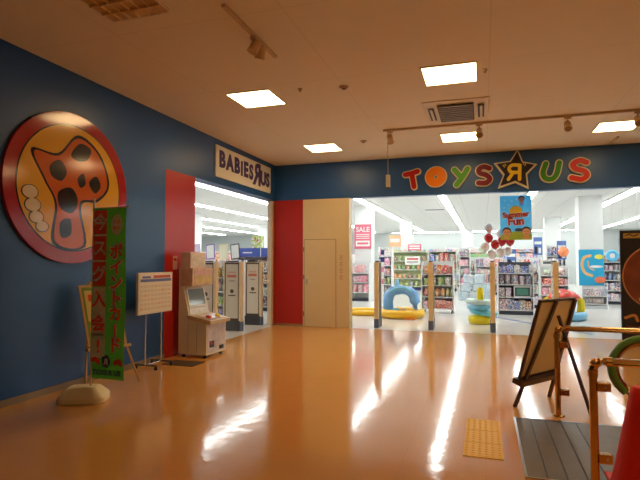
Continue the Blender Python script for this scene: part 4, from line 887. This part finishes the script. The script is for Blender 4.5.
# yellow tactile tiles
YT = C('tactile_yellow', (.95, .56, .03), .55, noise=.04)
for k, lab in enumerate(('yellow tactile floor tile nearest the camera', 'middle yellow tactile floor tile', 'yellow tactile floor tile furthest from the camera')):
    t = thing('tactile_tile', (-.02, 4.28+.325*k, 0), lab, 'tactile tile', 0, 'yellow tactile tiles before the landing plate')
    b = MB(); b.box((-.15, -.16, 0), (.15, .16, .006), YT)
    for i in range(6):
        for j in range(6): b.lathe([(.014, .006), (.010, .009)], YT, 8, Matrix.Translation((-.125+i*.05, -.13+j*.052, 0)), False)
    b.build('slab', t)
# dark easel seen from behind
A, B = Vector((.29, 5.66, 0)), Vector((.68, 6.2, 0)); u = (B-A).normalized(); nb = Vector((u.y, -u.x, 0))   # nb points towards the rear leg
TA, TB = A+Vector((.27, -.19, 1.10)), B+Vector((.27, -.19, 1.10)); P = (A+B)/2+nb*.62
o = (A+B)/2; t = thing('display_easel', o, 'dark wooden floor easel seen from behind, by the further handrail', 'easel')
def bar(nm, p, q, w1, w2, side, mt):
    b = MB(); p, q = Vector(p)-o, Vector(q)-o; d = (q-p).normalized(); s1 = side-d*side.dot(d); s1.normalize(); s2 = d.cross(s1)
    vs = []
    for e in (p, q):
        for a, c in ((-1, -1), (1, -1), (1, 1), (-1, 1)): vs.append(e+s1*a*w1+s2*c*w2)
    b.add(vs, [(0, 1, 2, 3), (7, 6, 5, 4), (0, 4, 5, 1), (1, 5, 6, 2), (2, 6, 7, 3), (3, 7, 4, 0)], mt); return b.build(nm, t)
in_ = u*.17
bar('leg', A, TA+in_*.0+u*.26, .02, .013, u, DWOOD); bar('leg', B, TB-u*.03, .02, .013, u, DWOOD)
bar('rear_leg', P, (TA+TB)/2*.86+(A+B)/2*.14-nb*-.02, .016, .012, u, DWOOD)
sl = (TA-A); upv = sl.normalized()
c0 = (A+B)/2+sl*.645-nb*.03
yv = upv.cross(u).normalized(); Mx = Matrix.Translation(c0-o) @ Matrix(((u.x, yv.x, upv.x, 0), (u.y, yv.y, upv.y, 0), (u.z, yv.z, upv.z, 0), (0, 0, 0, 1)))
b = MB(); b.box((-.33, -.006, -.41), (.33, .006, .41), C('board_tan', (.95, .78, .46), .6, noise=.06), Mx); bo = b.build('board', t)
b = MB()
for lo, hi in (((-.35, -.014, -.43), (-.325, .014, .43)), ((.325, -.014, -.43), (.35, .014, .43)), ((-.35, -.014, .405), (.35, .014, .43)), ((-.35, -.014, -.43), (.35, .014, -.405))): b.box(lo, hi, DWOOD, Mx)
b.build('board_frame', bo)
b = MB(); b.box((-.37, -.07, -.49), (.37, .05, -.435), DWOOD, Mx, .004); b.build('ledge', t)
b = MB(); b.box((-.30, .006, -.38), (.30, .008, .38), GP, Mx) if yv.dot(nb) < 0 else b.box((-.30, -.008, -.38), (.30, -.006, .38), GP, Mx); b.build('poster', bo)
